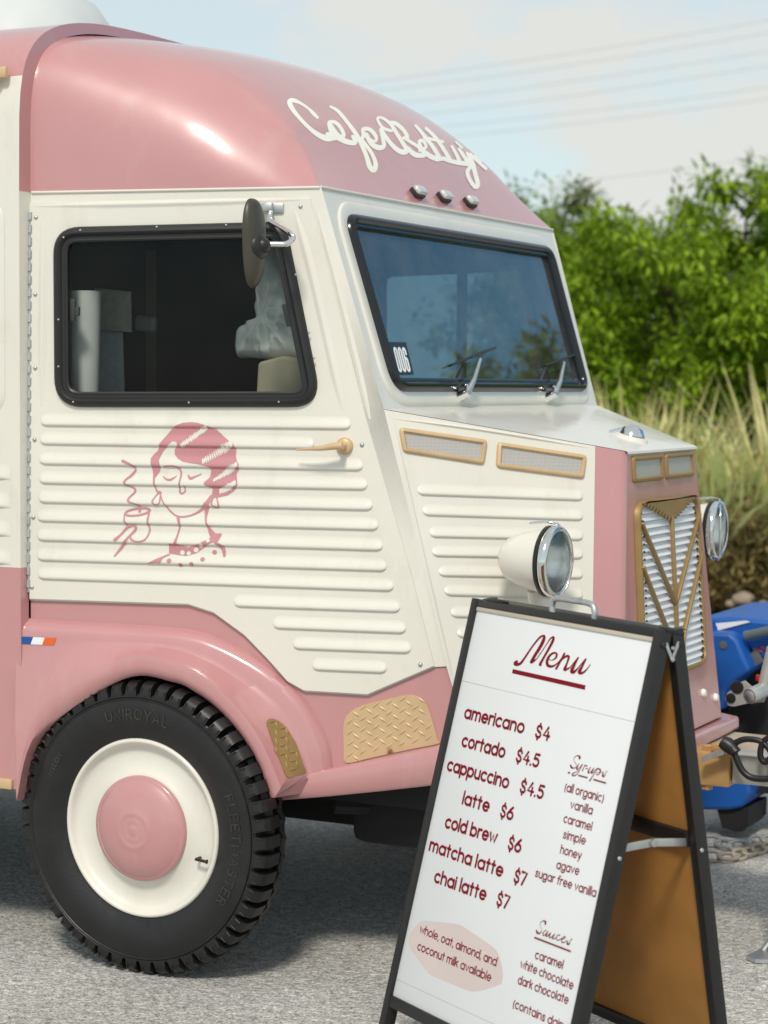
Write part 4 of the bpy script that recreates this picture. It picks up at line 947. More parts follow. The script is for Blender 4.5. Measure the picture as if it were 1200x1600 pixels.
tr_ = MB(); tr_.box((XR-.43, -BW-.006, 2.185), (.8, .016, .028), None, .005); tr_.box((XR-.44, -BW-.011, 2.168), (.78, .012, .012), None, .003); obj('awning_rail', tr_, M_gold, BODY)
tr_ = MB(); tr_.box((XR-1.05, -BW-.003, .432), (2.05, .01, .026), None, .003); obj('skirt_trim', tr_, M_gold, BODY)
bpn = MB(); BF = Frame((XR-.5, -BW, 1.6), (0, -1, 0))
for (u0, u1, v0, v1) in ((-.6, .455, -.25, .28),):
    po = rounded([(u0, v0), (u1, v0), (u1, v1), (u0, v1)], .06, 6); ringprof(bpn, po, BF, ((0, .0005), (.006, .004), (.012, .006), (.02, .0065))); fill(bpn, inset(po, .0195), lambda u, v, h: BF.at(u, v, .0065), 0)
for z in (1.02, 1.09, 1.16, 1.23): 
    rows = [[V((XR-.03-x, -BW-.0002-.006*hh_*min(1, x/.03), z-v*.04)) for v, hh_ in PROF] for x in (0, .01, .02, .03, .5, 1)]
    bpn.grid(rows)
obj('pressed_panel', bpn, M_cream, BODY, smooth=40)
vt_ = MB(); vt_.lathe([(.0001, .30), (.12, .29), (.22, .24), (.29, .14), (.32, 0), (.33, -.08)], (-1.42, .1, 2.33), (0, 0, 1), 40); obj('roof_vent', vt_, mat('milky_plastic', (.58, .62, .62), .5), BODY, smooth=60)
# floor, chassis, wheel houses
ch = MB(); ch.box((-1.4, 0, .47), (3.9, 1.30, .10)); ch.box((-1.55, 0, .36), (3.6, .7, .14)); ch.box((.36, 0, .50), (.5, .9, .06)); ch.box((-.33, 0, .34), (.09, 1.3, .09))
ch.box((-.33, -.45, .62), (.66, .03, .5)); ch.box((-.33, .45, .62), (.66, .03, .5)); ch.box((-.33, 0, .80), (.66, 1.48, .02)); ch.box((.27, 0, .40), (.40, 1.16, .20), None, .03)
ch.tube([(.2, -.5, .36), (.2, .5, .36)], .03, 10); ch.tube([(.05, -.62, .40), (.32, -.4, .37)], .02, 8); ch.box((.30, -.45, .39), (.10, .12, .12), None, .01)
obj('chassis', ch, M_under, VAN, smooth=30)
ds = MB(); ds.box((.02, 0, 1.26), (.32, 1.30, .14), None, .03); obj('dashboard', ds, mat('dash_plastic', (.02, .024, .028), .5), VAN)
st_ = MB(); st_.box((-.30, .40, 1.05), (.42, .44, .14), None, .04, 3); st_.box((-.50, .40, 1.30), (.12, .44, .5), Matrix.Rotation(R(-8), 3, 'Y'), .04, 3); obj('seat', st_, mat('seat_vinyl', (.02, .02, .02), .5), VAN)

# wheels
def wheel(y0, mr):
    c = V((-.3266, 0, .358)); ax = V((0, -1, 0)); fl = (lambda p: mir(p)) if mr else (lambda p: p)
    W = bpy.data.objects.new('wheel', None); COL.objects.link(W); W.parent = VAN; W.location = fl(c+V((0, y0, 0)))-wloc(VAN)
    C_ = c+V((0, y0, 0))                                  # y0 = plane of the rim flange
    t = MB(); pr = [(.205, -.03), (.214, -.006), (.220, .004), (.232, .009), (.250, .018), (.275, .023), (.300, .0215), (.313, .018), (.3145, .0195), (.317, .0195), (.3185, .0165), (.3205, .018), (.323, .0175), (.3245, .0145), (.327, .0125), (.328, .002), (.329, -.008), (.331, -.03), (.344, -.045), (.341, -.075), (.330, -.095), (.315, -.105), (.26, -.115), (.2, -.10)]
    t.lathe(pr, C_, ax, 120); nl = 50; e1 = ax.cross(V((0, 0, 1))).normalized(); e2 = ax.cross(e1)
    for j in range(nl):
        for side_ in (0, 1):
            an = 2*math.pi*(j+.5*side_)/nl; rd_ = e1*math.cos(an)+e2*math.sin(an); tg_ = ax.cross(rd_)
            hs = [(.320, .0175), (.327, .0185), (.344, .0145), (.3555, .002), (.3575, -.012), (.358, -.048), (.342, -.051)] if side_ == 0 else [(.318, -.103), (.336, -.098), (.348, -.086), (.352, -.066), (.338, -.064)]
            w0, w1 = .0158, .0140; L_ = [C_+ax*h+rd_*r_+tg_*(w0 if r_ < .34 else w1) for r_, h in hs]; R_ = [C_+ax*h+rd_*r_-tg_*(w0 if r_ < .34 else w1) for r_, h in hs]
            k = len(hs); t.add(L_+R_, [(i, i+1, i+1+k, i+k) for i in range(k-1)]+[tuple(range(k))[::-1], tuple(range(k, 2*k))])
            if side_ == 0: # shallow raised rim on each shoulder block
                for q in (-1, 1): t.box(C_+ax*.0160+rd_*.337+tg_*q*.0105, (.003, .004, .018), Matrix((tg_, ax, rd_)).transposed(), .0008, 1)
    for j in range(nl):                                    # centre rib, zigzag
        a0_, a1_ = 2*math.pi*j/nl, 2*math.pi*(j+1)/nl; am = (a0_+a1_)/2
        for (b0, b1, o0, o1) in ((a0_, am, -.008, .008), (am, a1_, .008, -.008)):
            q = []
            for bb, oo in ((b0, o0), (b1, o1)):
                rd_ = e1*math.cos(bb)+e2*math.sin(bb); q += [C_+ax*(-.056+oo)+rd_*.344, C_+ax*(-.056+oo)+rd_*.357, C_+ax*(-.072+oo)+rd_*.357, C_+ax*(-.072+oo)+rd_*.344]
            t.add(q, [(0, 1, 5, 4), (1, 2, 6, 5), (2, 3, 7, 6)])
    t.v = [fl(p) for p in t.v]; TY = obj('tyre', t, M_tyre, W, smooth=35)
    r_ = MB(); r_.lathe([(.218, -.012), (.2185, .002), (.216, .0065), (.211, .0075), (.207, .005), (.204, -.002), (.199, -.010), (.190, -.014), (.176, -.0155), (.160, -.014), (.145, -.010), (.135, -.004), (.128, .0), (.10, .0)], C_, ax, 96); r_.v = [fl(p) for p in r_.v]; RM = obj('rim', r_, M_cream, W, smooth=50)
    h = MB(); h.lathe([(.0001, .040), (.010, .040), (.012, .0393), (.020, .0394), (.024, .0400), (.028, .0392), (.036, .0387), (.040, .0394), (.045, .0388), (.048, .0376), (.062, .0362), (.085, .031), (.105, .024), (.117, .016), (.122, .0125), (.126, .012), (.128, .008), (.1285, -.002)], C_, ax, 96); h.v = [fl(p) for p in h.v]; obj('hub_cap', h, M_pink, W, smooth=60)
    v_ = MB(); vp = C_+V((.158, 0, -.058)) ; v_.tube([vp+ax*-.012, vp+ax*.006+V((.0, 0, 0)), vp+ax*.012+V((.03, 0, -.001)), vp+ax*.012+V((.034, 0, -.001))], [.004, .004, .0038, .006], 10); v_.v = [fl(p) for p in v_.v]; obj('valve', v_, M_black, RM, smooth=50)
    return W, TY, C_, ax, e1, e2
W_, TY_, TC, TAX, TE1, TE2 = wheel(-.9, False); wheel(-.9, True)

# ------------------------------------------------------------------ lettering
def arc(cx, cy, rx, ry, a0, a1, n=14): return [(cx+rx*math.cos(R(a0+(a1-a0)*i/n)), cy+ry*math.sin(R(a0+(a1-a0)*i/n))) for i in range(n+1)]
BWL = arc(.42, .5, .42, .5, 0, 360, 24)
Sx = lambda h, w: [(w*.93, h*.80), (w*.80, h*.95), (w*.5, h), (w*.16, h*.93), (w*.06, h*.76), (w*.22, h*.59), (w*.5, h*.52), (w*.8, h*.42), (w*.96, h*.24), (w*.84, h*.07), (w*.5, 0), (w*.18, h*.05), (w*.03, h*.2)]
G = {'a': (.84, [BWL, [(.84, 1), (.84, 0)]]), 'b': (.84, [BWL, [(0, 1.48), (0, 0)]]), 'c': (.72, [arc(.42, .5, .42, .5, 52, 308)]), 'd': (.84, [BWL, [(.84, 1.48), (.84, 0)]]),
     'e': (.82, [[(.02, .5), (.82, .5)], arc(.42, .5, .41, .5, 0, 312)]), 'f': (.46, [[(.52, 1.42), (.40, 1.48), (.28, 1.44), (.2, 1.25), (.2, 0)], [(0, .98), (.44, .98)]]),
     'g': (.84, [BWL, [(.84, 1), (.84, -.08)]+arc(.42, -.08, .42, .36, 0, -160, 10)]), 'h': (.70, [[(0, 1.48), (0, 0)], arc(.35, .62, .35, .38, 180, 0, 10)+[(.70, 0)]]), 'i': (0, [[(0, 1), (0, 0)], [(0, 1.34), (0, 1.36)]]),
     'k': (.62, [[(0, 1.48), (0, 0)], [(.58, 1), (.02, .42)], [(.2, .6), (.62, 0)]]), 'l': (0, [[(0, 1.48), (0, 0)]]), 'm': (1.16, [[(0, 1), (0, 0)], arc(.29, .66, .29, .34, 180, 0, 10)+[(.58, 0)], arc(.87, .66, .29, .34, 180, 0, 10)+[(1.16, 0)]]),
     'n': (.70, [[(0, 1), (0, 0)], arc(.35, .62, .35, .38, 180, 0, 10)+[(.70, 0)]]), 'o': (.84, [BWL]), 'p': (.84, [BWL, [(0, 1), (0, -.46)]]), 'r': (.42, [[(0, 1), (0, 0)], arc(.36, .62, .36, .38, 180, 72, 8)]),
     's': (.56, [Sx(1, .56)]), 't': (.44, [[(.21, 1.38), (.21, 0)], [(0, .98), (.44, .98)]]), 'u': (.72, [[(0, 1)]+arc(.36, .38, .36, .38, 180, 360, 10)+[(.72, 1)], [(.72, 1), (.72, 0)]]), 'v': (.70, [[(0, 1), (.35, 0), (.70, 1)]]),
     'w': (1.0, [[(0, 1), (.26, 0), (.5, .85), (.74, 0), (1.0, 1)]]), 'y': (.72, [[(0, 1), (.38, .08)], [(.72, 1), (.22, -.46)]]), '(': (.2, [arc(.5, .5, .5, 1, 135, 225, 8)]), ')': (.2, [arc(-.3, .5, .5, 1, 45, -45, 8)]),
     '$': (.62, [Sx(1.36, .62), [(.34, 1.62), (.34, 1.36)], [(.28, 0), (.28, -.24)]]), '4': (.72, [[(.46, 1.4), (0, .42), (.74, .42)], [(.54, .86), (.54, -.02)]]), '5': (.70, [[(.66, 1.4), (.14, 1.4), (.06, .78)]+arc(.32, .45, .36, .45, 130, -140, 12)]),
     '6': (.76, [arc(.38, .42, .38, .42, 0, 360, 18), [(.62, 1.4), (.34, 1.1), (.05, .58)]]), '7': (.66, [[(.0, 1.4), (.66, 1.4), (.2, -.02)]]), '.': (.02, [[(0, .02), (.01, .02)]]), ',': (.08, [[(.06, .06), (.0, -.2)]]),
     'U': (.8, [[(0, 1.4)]+arc(.4, .4, .4, .4, 180, 360, 10)+[(.8, 1.4)]]), 'N': (.85, [[(0, 0), (0, 1.4), (.85, 0), (.85, 1.4)]]), 'I': (0, [[(0, 1.4), (0, 0)]]), 'R': (.75, [[(0, 0), (0, 1.4), (.4, 1.4), (.7, 1.25), (.7, .85), (.4, .7), (0, .7)], [(.38, .7), (.75, 0)]]),
     'O': (1.0, [arc(.5, .7, .5, .7, 0, 360, 20)]), 'Y': (.8, [[(0, 1.4), (.4, .7), (.8, 1.4)], [(.4, .7), (.4, 0)]]), 'A': (.9, [[(0, 0), (.45, 1.4), (.9, 0)], [(.15, .45), (.75, .45)]]), 'L': (.62, [[(0, 1.4), (0, 0), (.62, 0)]]),
     'F': (.66, [[(.66, 1.4), (0, 1.4), (0, 0)], [(0, .75), (.55, .75)]]), 'E': (.68, [[(.68, 1.4), (0, 1.4), (0, 0), (.68, 0)], [(0, .72), (.58, .72)]]), 'T': (.8, [[(0, 1.4), (.8, 1.4)], [(.4, 1.4), (.4, 0)]]), 'M': (1.0, [[(0, 0), (0, 1.4), (.5, .4), (1, 1.4), (1, 0)]]), 'S': (.72, [Sx(1.4, .72)])}
def text_strokes(s, gap=.30, space=.55):
    x = 0; out = []
    for ch_ in s:
        if ch_ == ' ': x += space-gap*.3; continue
        w_, st = G[ch_]; out += [[(x+a, b) for a, b in q] for q in st]; x += w_+gap
    return out, x-gap
hcnt = [0]
def put_text(mb, s, start, end, xh, sw, pos2, gap=.30, h=.0006):   # pos2(u, v, h): plane coordinates, v upward
    st, W = text_strokes(s, gap); a, b = V(start), V(end); d = b-a; L = d.length-sw; d.normalize(); n_ = V((-d.y, d.x)); sx = L/W; a = a+d*sw/2
    for q in st:
        hcnt[0] = (hcnt[0]+1) % 12
        ribbon(mb, [(*(a+d*(x*sx)+n_*(y*(xh-sw)+sw/2)), sw) for x, y in q], pos2, h+hcnt[0]*.00003, 1)
# raised letters on the tyre wall
M_scuff = mat('scuffed_rubber', (.032, .030, .028), .5, var=.6, vscale=40)
def ty_text(s, a_mid, rr_, xh, width):
    tl = MB()
    st, W = text_strokes(s, .45); k = width/W
    def P_(u, v, h): an = R(a_mid)-(u-width/2)/rr_; rd_ = V((math.cos(an), 0, math.sin(an))); return TC+rd_*(rr_+v)+TAX*(.0235+h)
    for q in st: ribbon(tl, [(x*k, y*xh, .0035) for x, y in q], P_, .0004, 1)
    obj('tyre_lettering', tl, M_scuff, TY_, smooth=0, weld=False)
ty_text('UNIROYAL', 90, .268, .0165, .17); ty_text('FLEETMASTER', -5, .268, .016, .26); ty_text('NYLON', 150, .270, .009, .06)

# ------------------------------------------------------------------ tow bar and things in front of the van
tb = MB(); yb_ = -.02
def at(px, py, Y): return hit(px, py, (0, Y, 0), (0, 1, 0))
BM0, BM1 = at(1141, 1203, 0), at(1300, 1197, 0)
zc_ = BM0.z
tb.box(((BM0.x+2.3)/2, .06, zc_), (2.3-BM0.x, .09, .075), None, .004); TB = obj('tow_bar', tb, M_alu, VAN)
k = MB(); k.box((BM0.x-.10, .06, zc_-.004), (.19, .105, .088), None, .005); k.box((BM0.x-.035, .005, zc_+.055), (.03, .03, .022), None, .004); obj('tow_bracket', k, M_tan, TB)
for dx, dz in ((-.07, .040), (-.07, -.048), (-.14, .040)): k = MB(); k.lathe([(.0001, .014), (.014, .014), (.016, .012), (.016, 0)], (BM0.x+dx, .03, zc_+dz), (0, 0, 1 if dz > 0 else -1), 6); obj('bolt', k, M_tan, TB, smooth=30)
k = MB(); q0, q1, q2 = V((noseX(.5)-.02, .02, .485)), V((noseX(.5)-.02, .42, .485)), V((1.6, .12, .47))
k.prism([q0, V((1.5, .06, .47)), q2, V((1.0, .40, .483)), q1], (0, 0, -.012)); obj('tow_plate', k, mat('weathered_board', (.40, .34, .27), .7, var=.2, vscale=12), TB)
k = MB(); a, b = at(1100, 1185, -.02), at(1135, 1172, -.02); k.prism([a+V((0, 0, .008)), b+V((0, 0, .008)), b-V((0, 0, .008)), a-V((0, 0, .008))], (0, -.02, 0)); obj('tow_strap', k, M_steel, TB)
k = MB(); k.box((BM0.x+.235, 0.01, zc_-.03), (.055, .008, .20), None, .002)
obj('jack_bracket', k, M_steel, TB)
k = MB(); 
for i in range(5): k.lathe([(.0001, .0012), (.007, .001)], (BM0.x+.235, .006, zc_+.04-i*.04), (0, -1, 0), 12)
obj('bracket_hole', k, M_dark, TB)
# cable with plug
cb = MB(); pc_ = [at(*q, -.03) for q in ((1140, 1166), (1150, 1160), (1165, 1155), (1185, 1157), (1197, 1165), (1206, 1180), (1195, 1191), (1188, 1180), (1192, 1160), (1206, 1150))]
cb.tube(crom([tuple(p) for p in pc_], 6), .0078, 10); pc2 = [at(*q, -.03) for q in ((1146, 1172), (1152, 1188), (1160, 1204), (1172, 1214), (1190, 1217), (1215, 1216), (1250, 1214))]; cb.tube(crom([tuple(p) for p in pc2], 6), .0085, 10)
cb.tube([at(1128, 1158, -.03), at(1136, 1163, -.03), at(1147, 1172, -.03)], [.016, .020, .017], 12); cb.tube([at(1135, 1158, -.03), at(1150, 1176, -.035)], [.011, .015], 10)
tag(obj('electric_cable', cb, M_black, smooth=60, loc=tuple(pc_[0])), 'thick black cable with a plug looped over the tow bar', 'cable')
# winch crank plate in front of the nose
wc = thing('winch', 'grey winch plate with chrome crank handle beside the nose of the van', 'winch', tuple(at(1160, 1110, .62)))
k = MB(); pl2 = [at(*q, .62) for q in ((1133, 1092), (1137, 1082), (1148, 1075), (1156, 1066), (1163, 1064), (1178, 1077), (1196, 1090), (1193, 1097), (1168, 1099), (1147, 1104), (1138, 1102))]; k.prism(pl2, (0, .010, 0)); obj('winch_plate', k, M_alu, wc)
k = MB()
for q, r_ in (((1142, 1091), .014), ((1152, 1074), .018)): k.lathe([(.0001, .004), (r_, .003), (r_*1.05, 0)], at(*q, .619), (0, -1, 0), 18)
obj('bush', k, M_black, wc, smooth=40)
k = MB(); a, b = at(1171, 1088, .56), at(1193, 1078, .62); k.tube([a, b], [.022, .022], 20); k.tube([a+(a-b).normalized()*.004, a], [.012, .017], 16); obj('crank_grip', k, M_steel, wc, smooth=40)
k = MB(); k.tube([at(1191, 1077, .62), at(1197, 1050, .62), at(1206, 1012, .62)], .014, 12); obj('crank_arm', k, M_alu, wc, smooth=40)
k = MB(); k.box(at(1184, 1059, .66), (.010, .010, .018), None, .002); obj('red_tag', k, mat('red_plastic', (.5, .01, .01), .4), wc)
k = MB(); k.box(at(1182, 1120, .70), (.15, .05, .15), None, .01); obj('winch_base', k, M_under, wc)
# blue machine
bl = thing('generator', 'blue plastic machine with carry handle and black foot behind the nose of the van', 'generator', (.75, 1.35, 0))
def bx(q, y0, y1, mb, bev=.0): 
    p = [at(*c, y0) for c in q]; mb.prism(p, (0, y1-y0, 0))
k = MB(); bx([(1060, 1000), (1100, 988), (1140, 989), (1152, 1000), (1162, 1025), (1172, 1048), (1150, 1062), (1132, 1080), (1128, 1110), (1060, 1115)], 1.12, 1.5, k)
bx([(1060, 985), (1095, 966), (1140, 964), (1210, 971), (1300, 985), (1300, 1030), (1206, 1030), (1190, 1030), (1176, 1022), (1160, 1000), (1145, 990), (1100, 990)], 1.2, 1.75, k)
bx([(1060, 1130), (1160, 1130), (1168, 1200), (1172, 1240), (1160, 1262), (1140, 1266), (1060, 1266)], 1.2, 1.5, k)
GB = obj('casing', k, M_blue, bl, smooth=30); mo = GB.modifiers.new('soft_edge', 'BEVEL'); mo.width = .012; mo.segments = 3; mo.limit_method = 'ANGLE'
k = MB(); q = [(1118, 974), (1165, 970), (1172, 972), (1122, 985)]; k.prism([at(*c, 1.195) for c in q], (0, .004, 0)); obj('label_plate', k, M_flagw, bl)
k = MB(); k.tube([at(1164, 994, 1.16), at(1215, 983, 1.16)], .016, 12); obj('carry_handle', k, mat('grey_handle', (.10, .13, .15), .4), bl, smooth=60)
k = MB(); bx([(1060, 1030), (1205, 1030), (1300, 1030), (1300, 1240), (1175, 1240), (1165, 1200), (1160, 1130), (1060, 1130)], 1.3, 1.7, k); bx([(1120, 1262), (1170, 1262), (1169, 1290), (1160, 1299), (1150, 1300), (1128, 1293)], 1.22, 1.42, k); obj('black_base', k, M_under, bl, smooth=30)
k = MB(); k.lathe([(.0001, .004), (.012, .003), (.013, 0)], at(1130, 1008, 1.119), (0, -1, 0), 16); k.box(at(1178, 1030, 1.195), (.05, .008, .045), Matrix.Rotation(R(-35), 3, 'Y'), .004); obj('casing_screw', k, mat('grey_patch', (.10, .11, .11), .5), bl, smooth=40)
k = MB(); 
for q in ((1184, 1016), (1196, 1013)): k.box(at(*q, 1.197), (.03, .004, .008), Matrix.Rotation(R(8), 3, 'Y'))
obj('red_marking', k, mat('faded_red', (.45, .10, .14), .5), bl)
# chains on the ground
def chain(name, pts, label, mt):
    mb = MB(); p = [V((q.x, q.y, .012)) for q in [hit(x, y, (0, 0, .01), (0, 0, 1)) for x, y in crom(pts, 8)]]
    acc = 0; step = .052; last = p[0]; k_ = 0; nxt = 0
    for a, b in zip(p, p[1:]):
        L = (b-a).length; t = nxt-acc
        while t <= L:
            c = a.lerp(b, t/L); d = (b-a).normalized(); s_ = V((-d.y, d.x, 0)) if k_ % 2 == 0 else V((0, 0, 1)); s_ = (s_+(V((0, 0, .35)) if k_ % 2 == 0 else V((-d.y, d.x, 0))*.9)).normalized()
            mb.tube([c+d*.033*math.cos(w_*math.pi/8)+s_*.017*math.sin(w_*math.pi/8)+V((0, 0, .006)) for w_ in range(17)], .0058, 8, cap=False); k_ += 1; nxt += step; t = nxt-acc
        acc += L
    return tag(obj(name, mb, mt, smooth=60, loc=tuple(p[0])), label, 'chain', 'safety chains')
chain('chain', [(1085, 1318), (1112, 1318), (1140, 1324), (1165, 1325), (1180, 1318), (1230, 1312)], 'grey steel chain lying on the asphalt, the farther of two', mat('worn_steel', (.40, .42, .42), .55, metal=.5, var=.2))
chain('chain', [(1085, 1343), (1115, 1342), (1140, 1342), (1165, 1336), (1185, 1330), (1240, 1315)], 'steel chain with rust tan links on the asphalt, nearer of two', mat('rusty_steel', (.38, .33, .26), .6, metal=.3, var=.35, vscale=9))
jf = thing('trailer_jack', 'galvanised trailer jack foot standing on the asphalt at the right edge', 'jack', tuple(hit(1215, 1490, (0, 0, 0), (0, 0, 1))))
k = MB(); jp = [hit(*q, (0, 0, .012), (0, 0, 1)) for q in ((1166, 1493), (1188, 1482), (1240, 1478), (1262, 1490), (1240, 1500), (1180, 1499))]; k.prism(jp, (0, 0, -.010)); obj('foot_plate', k, M_steel, jf)
k = MB(); jb = hit(1220, 1487, (0, 0, .012), (0, 0, 1)); k.tube([jb+V((0, 0, .001)), jb+V((0, 0, .46))], .028, 16); k.tube([jb+V((0, 0, .46)), jb+V((0, 0, .62))], .034, 16); obj('jack_tube', k, M_steel, jf, smooth=40)
k = MB(); k.tube([jb+V((-.045, 0, .0)), jb+V((-.025, 0, .03))], .008, 8); obj('foot_pin', k, M_steel, jf, smooth=40)

# ------------------------------------------------------------------ things inside the van
k = MB(); tp_ = dofs(133, 612, -.12); tq_ = dofs(133, 455, -.12); rt = .036
k.lathe([(.012, 0), (rt*.92, 0), (rt*.98, .1), (rt*1.12, .30), (rt*1.15, .325), (.014, .325)], V((tp_.x, tp_.y, tq_.z-.325)), (0, 0, 1), 28)
tag(obj('paper_towel_roll', k, M_paper, smooth=40, loc=(tp_.x, tp_.y, tq_.z-.325)), 'white paper towel roll standing inside the door window', 'paper towel')
def paper(q, Y, mt, label, nm='paper_sheet'):
    k = MB(); p = [at(*c, Y) for c in q]; k.prism(p, (0, .003, 0)); tag(obj(nm, k, mt, smooth=0, loc=tuple(p[0])), label, 'paper', 'papers hung inside the van')
paper([(148, 450), (204, 456), (205, 519), (146, 515)], -.52, M_greyp, 'grey printed sheet hung in the door window beside the towel roll')
paper([(150, 516), (191, 519), (194, 625), (152, 625)], -.50, M_bluep, 'narrow blue grey sheet hanging under the grey sheet in the door window')
k = MB(); k.box(at(236, 540, -.45), (.03, .008, .5), None, .002); tag(obj('strap', k, mat('brown_strap', (.045, .038, .022), .7), smooth=0, loc=tuple(at(236, 540, -.45))), 'dark brown vertical strap hanging inside the door window', 'strap')
k = MB(); k.box(at(228, 506, -.47), (.065, .02, .042), Matrix.Rotation(R(6), 3, 'Y'), .010, 3); tag(obj('tape_holder', k, mat('grey_plastic', (.16, .16, .15), .5), loc=tuple(at(228, 506, -.47))), 'small rounded grey holder on the strap inside the door window', 'holder')
def bag(px, Y, label, mt, dth=.09, amp=.016, name='plastic_bag'):
    c = [at(*q, Y) for q in px]; cx = sum((p.x for p in c))/len(c); cz = sum((p.z for p in c))/len(c); n = len(px); lp = crom([(p.x, p.z) for p in c]+[(c[0].x, c[0].z)], 5)[:-1]; k = MB(); rows = []
    for i in range(25):
        an = -math.pi/2+math.pi*i/24; s_ = math.cos(an)**.7 if 0 < i < 24 else 0; rw = []
        for x, z in lp+[lp[0]]:
            px_, pz_ = cx+(x-cx)*s_, cz+(z-cz)*s_; nz_ = noise.noise(V((px_*26, 3, pz_*7)))+.8*noise.noise(V((px_*60, 7, pz_*16)))+.5*noise.noise(V((px_*20, 1, pz_*40)))
            rw.append(V((px_+amp*.5*noise.noise(V((px_*12, 9, pz_*12))), Y+math.sin(an)*dth-abs(math.sin(an))*amp*1.7*nz_*(1 if an > 0 else 1), pz_)))
        rows.append(rw)
    k.grid(rows); return tag(obj(name, k, mt, smooth=60, loc=(cx, Y, cz)), label, 'bag')
M_bag = mat('thin_white_plastic', (.74, .77, .75), .35, var=.12, vscale=9)
bag([(419, 385), (430, 385), (436, 415), (446, 440), (462, 462), (474, 490), (484, 530), (482, 556), (455, 560), (425, 562), (395, 559), (376, 558), (372, 538), (378, 518), (396, 506), (408, 500), (404, 478), (412, 440)], -.50, 'crumpled white plastic bag hanging inside the door window', M_bag, .06, .02)
k = MB(); kb = [at(*q, -.58) for q in ((402, 566), (440, 556), (484, 562), (492, 640), (398, 640))]; k.prism(kb, (0, .10, 0)); PB = obj('paper_bag', k, M_kraft, smooth=0, loc=tuple(kb[3])); tag(PB, 'brown paper bag low in the corner of the door window', 'bag'); mo = PB.modifiers.new('soft_edge', 'BEVEL'); mo.width = .008; mo.segments = 2
cp = hit(668, 596, (.05, -.28, 0), (0, 1, 0)); k = MB(); cz = 1.332
c0_ = V((.13, -.42, cz)); k.lathe([(.0001, 0), (.026, 0), (.034, .075), (.037, .078), (.037, .084), (.0001, .086)], c0_, (0, 0, 1), 24); tag(obj('paper_cup', k, M_paper, smooth=40, loc=tuple(c0_)), 'white paper cup standing on the dashboard behind the windscreen', 'cup')
k = MB(); a = V((.10, -.57, cz+.002)); k.prism([a+V((0, 0, 0)), a+V((.02, .16, 0)), a+V((.0, .15, .05)), a+V((-.02, .06, .14)), a+V((-.02, .0, .14))], (-.002, 0, .001)); tag(obj('leaning_card', k, mat('pale_card', (.45, .5, .55), .6), smooth=0, loc=tuple(a)), 'pale folded card leaning on the dashboard behind the number sticker', 'card')

# ------------------------------------------------------------------ menu board
SPH, STH = -.558, .248
ST = V((.592, -.979, .951)); Sr = V((math.cos(SPH), math.sin(SPH), 0)); Sn = V((math.sin(SPH), -math.cos(SPH), 0))
Sd = V((0, 0, -1))*math.cos(STH)+Sn*math.sin(STH); Spn = Sr.cross(-Sd).normalized()      # outward normal of the front panel
if Spn.dot(Sn) < 0: Spn = -Spn
PW, PH = .61, .847
base = ST+Sr*PW/2; base.z = 0; base = base-Sn*.02
BRD = thing('menu_board', 'black framed folding menu board with white front and dark red lettering', 'menu board', tuple(base))
SFm = Frame(ST, Spn, -Sd)
def sp(u, v, h=0): return ST+Sr*u+Sd*v+Spn*h
rotS = Matrix((Sr, Spn, -Sd)).transposed()
def sbox(mb, u0, u1, v0, v1, h0, h1, bev=.002): mb.box(sp((u0+u1)/2, (v0+v1)/2, (h0+h1)/2), (u1-u0, h1-h0, v1-v0), rotS, bev)
fw_ = .021
k = MB(); sbox(k, 0, PW, 0, PH, -.006, 0, .0005); FP = obj('front_panel', k, M_whitepl, BRD)
k = MB(); sbox(k, -fw_, .001, -.020, PH+.13, -.022, .006); sbox(k, PW-.001, PW+fw_, -.020, PH+.13, -.022, .006); sbox(k, .0015, PW-.0015, -.018, -.003, -.020, .005); sbox(k, .0015, PW-.0015, PH-.001, PH+.024, -.021, .0055)
FFR = obj('front_frame', k, M_frame, BRD)
k = MB(); sbox(k, .001, PW-.001, -.003, .006, .0005, .003, .0008); obj('edge_strip', k, mat('beige_edge', (.50, .45, .36), .6), FFR)
# back frame mirrored across the ridge
ridge = -.030
SBH = .16; Bo = ST-Sn*.050; Bd = V((0, 0, -1))*math.cos(SBH)-Sn*math.sin(SBH); Bn = Sr.cross(-Bd).normalized()
if Bn.dot(Sn) > 0: Bn = -Bn
def bpq(u, v, h=0): return Bo+Sr*u+Bd*v+Bn*h
rotB = Matrix((Sr, Bn, -Bd)).transposed()
def bbox(mb, u0, u1, v0, v1, h0, h1, bev=.002): mb.box(bpq((u0+u1)/2, (v0+v1)/2, (h0+h1)/2), (u1-u0, h1-h0, v1-v0), rotB, bev)
k = MB(); bbox(k, 0, PW, 0, PH, -.012, -.006, .0005); obj('back_panel', k, M_hard, BRD)
k = MB(); bbox(k, -fw_, .001, -.020, PH+.13, -.022, .006); bbox(k, PW-.001, PW+fw_, -.020, PH+.13, -.022, .006); bbox(k, .0015, PW-.0015, -.018, .003, -.020, .005); bbox(k, .0015, PW-.0015, PH-.001, PH+.024, -.021, .0055); bbox(k, .0015, PW-.0015, .385, .415, -.026, -.0125)
obj('back_frame', k, M_frame, BRD)
k = MB(); sbox(k, .0, PW, 0, PH, -.0125, -.0065, .0005); obj('front_backing', k, M_hard, BRD)
k = MB(); sbox(k, .0015, PW-.0015, .385, .415, -.027, -.013); obj('cross_rail', k, M_frame, BRD)
k = MB()                                                 # top handle
hb0, hb1 = sp(.262, -.018, -.006), sp(.405, -.018, -.006)
k.tube(crom([tuple(hb0), tuple(hb0+V((0, 0, .018))), tuple(hb0.lerp(hb1, .10)+V((0, 0, .030))), tuple(hb0.lerp(hb1, .5)+V((0, 0, .031))), tuple(hb0.lerp(hb1, .90)+V((0, 0, .030))), tuple(hb1+V((0, 0, .018))), tuple(hb1)], 5), .0065, 10); obj('top_handle', k, M_steel, BRD, smooth=60)
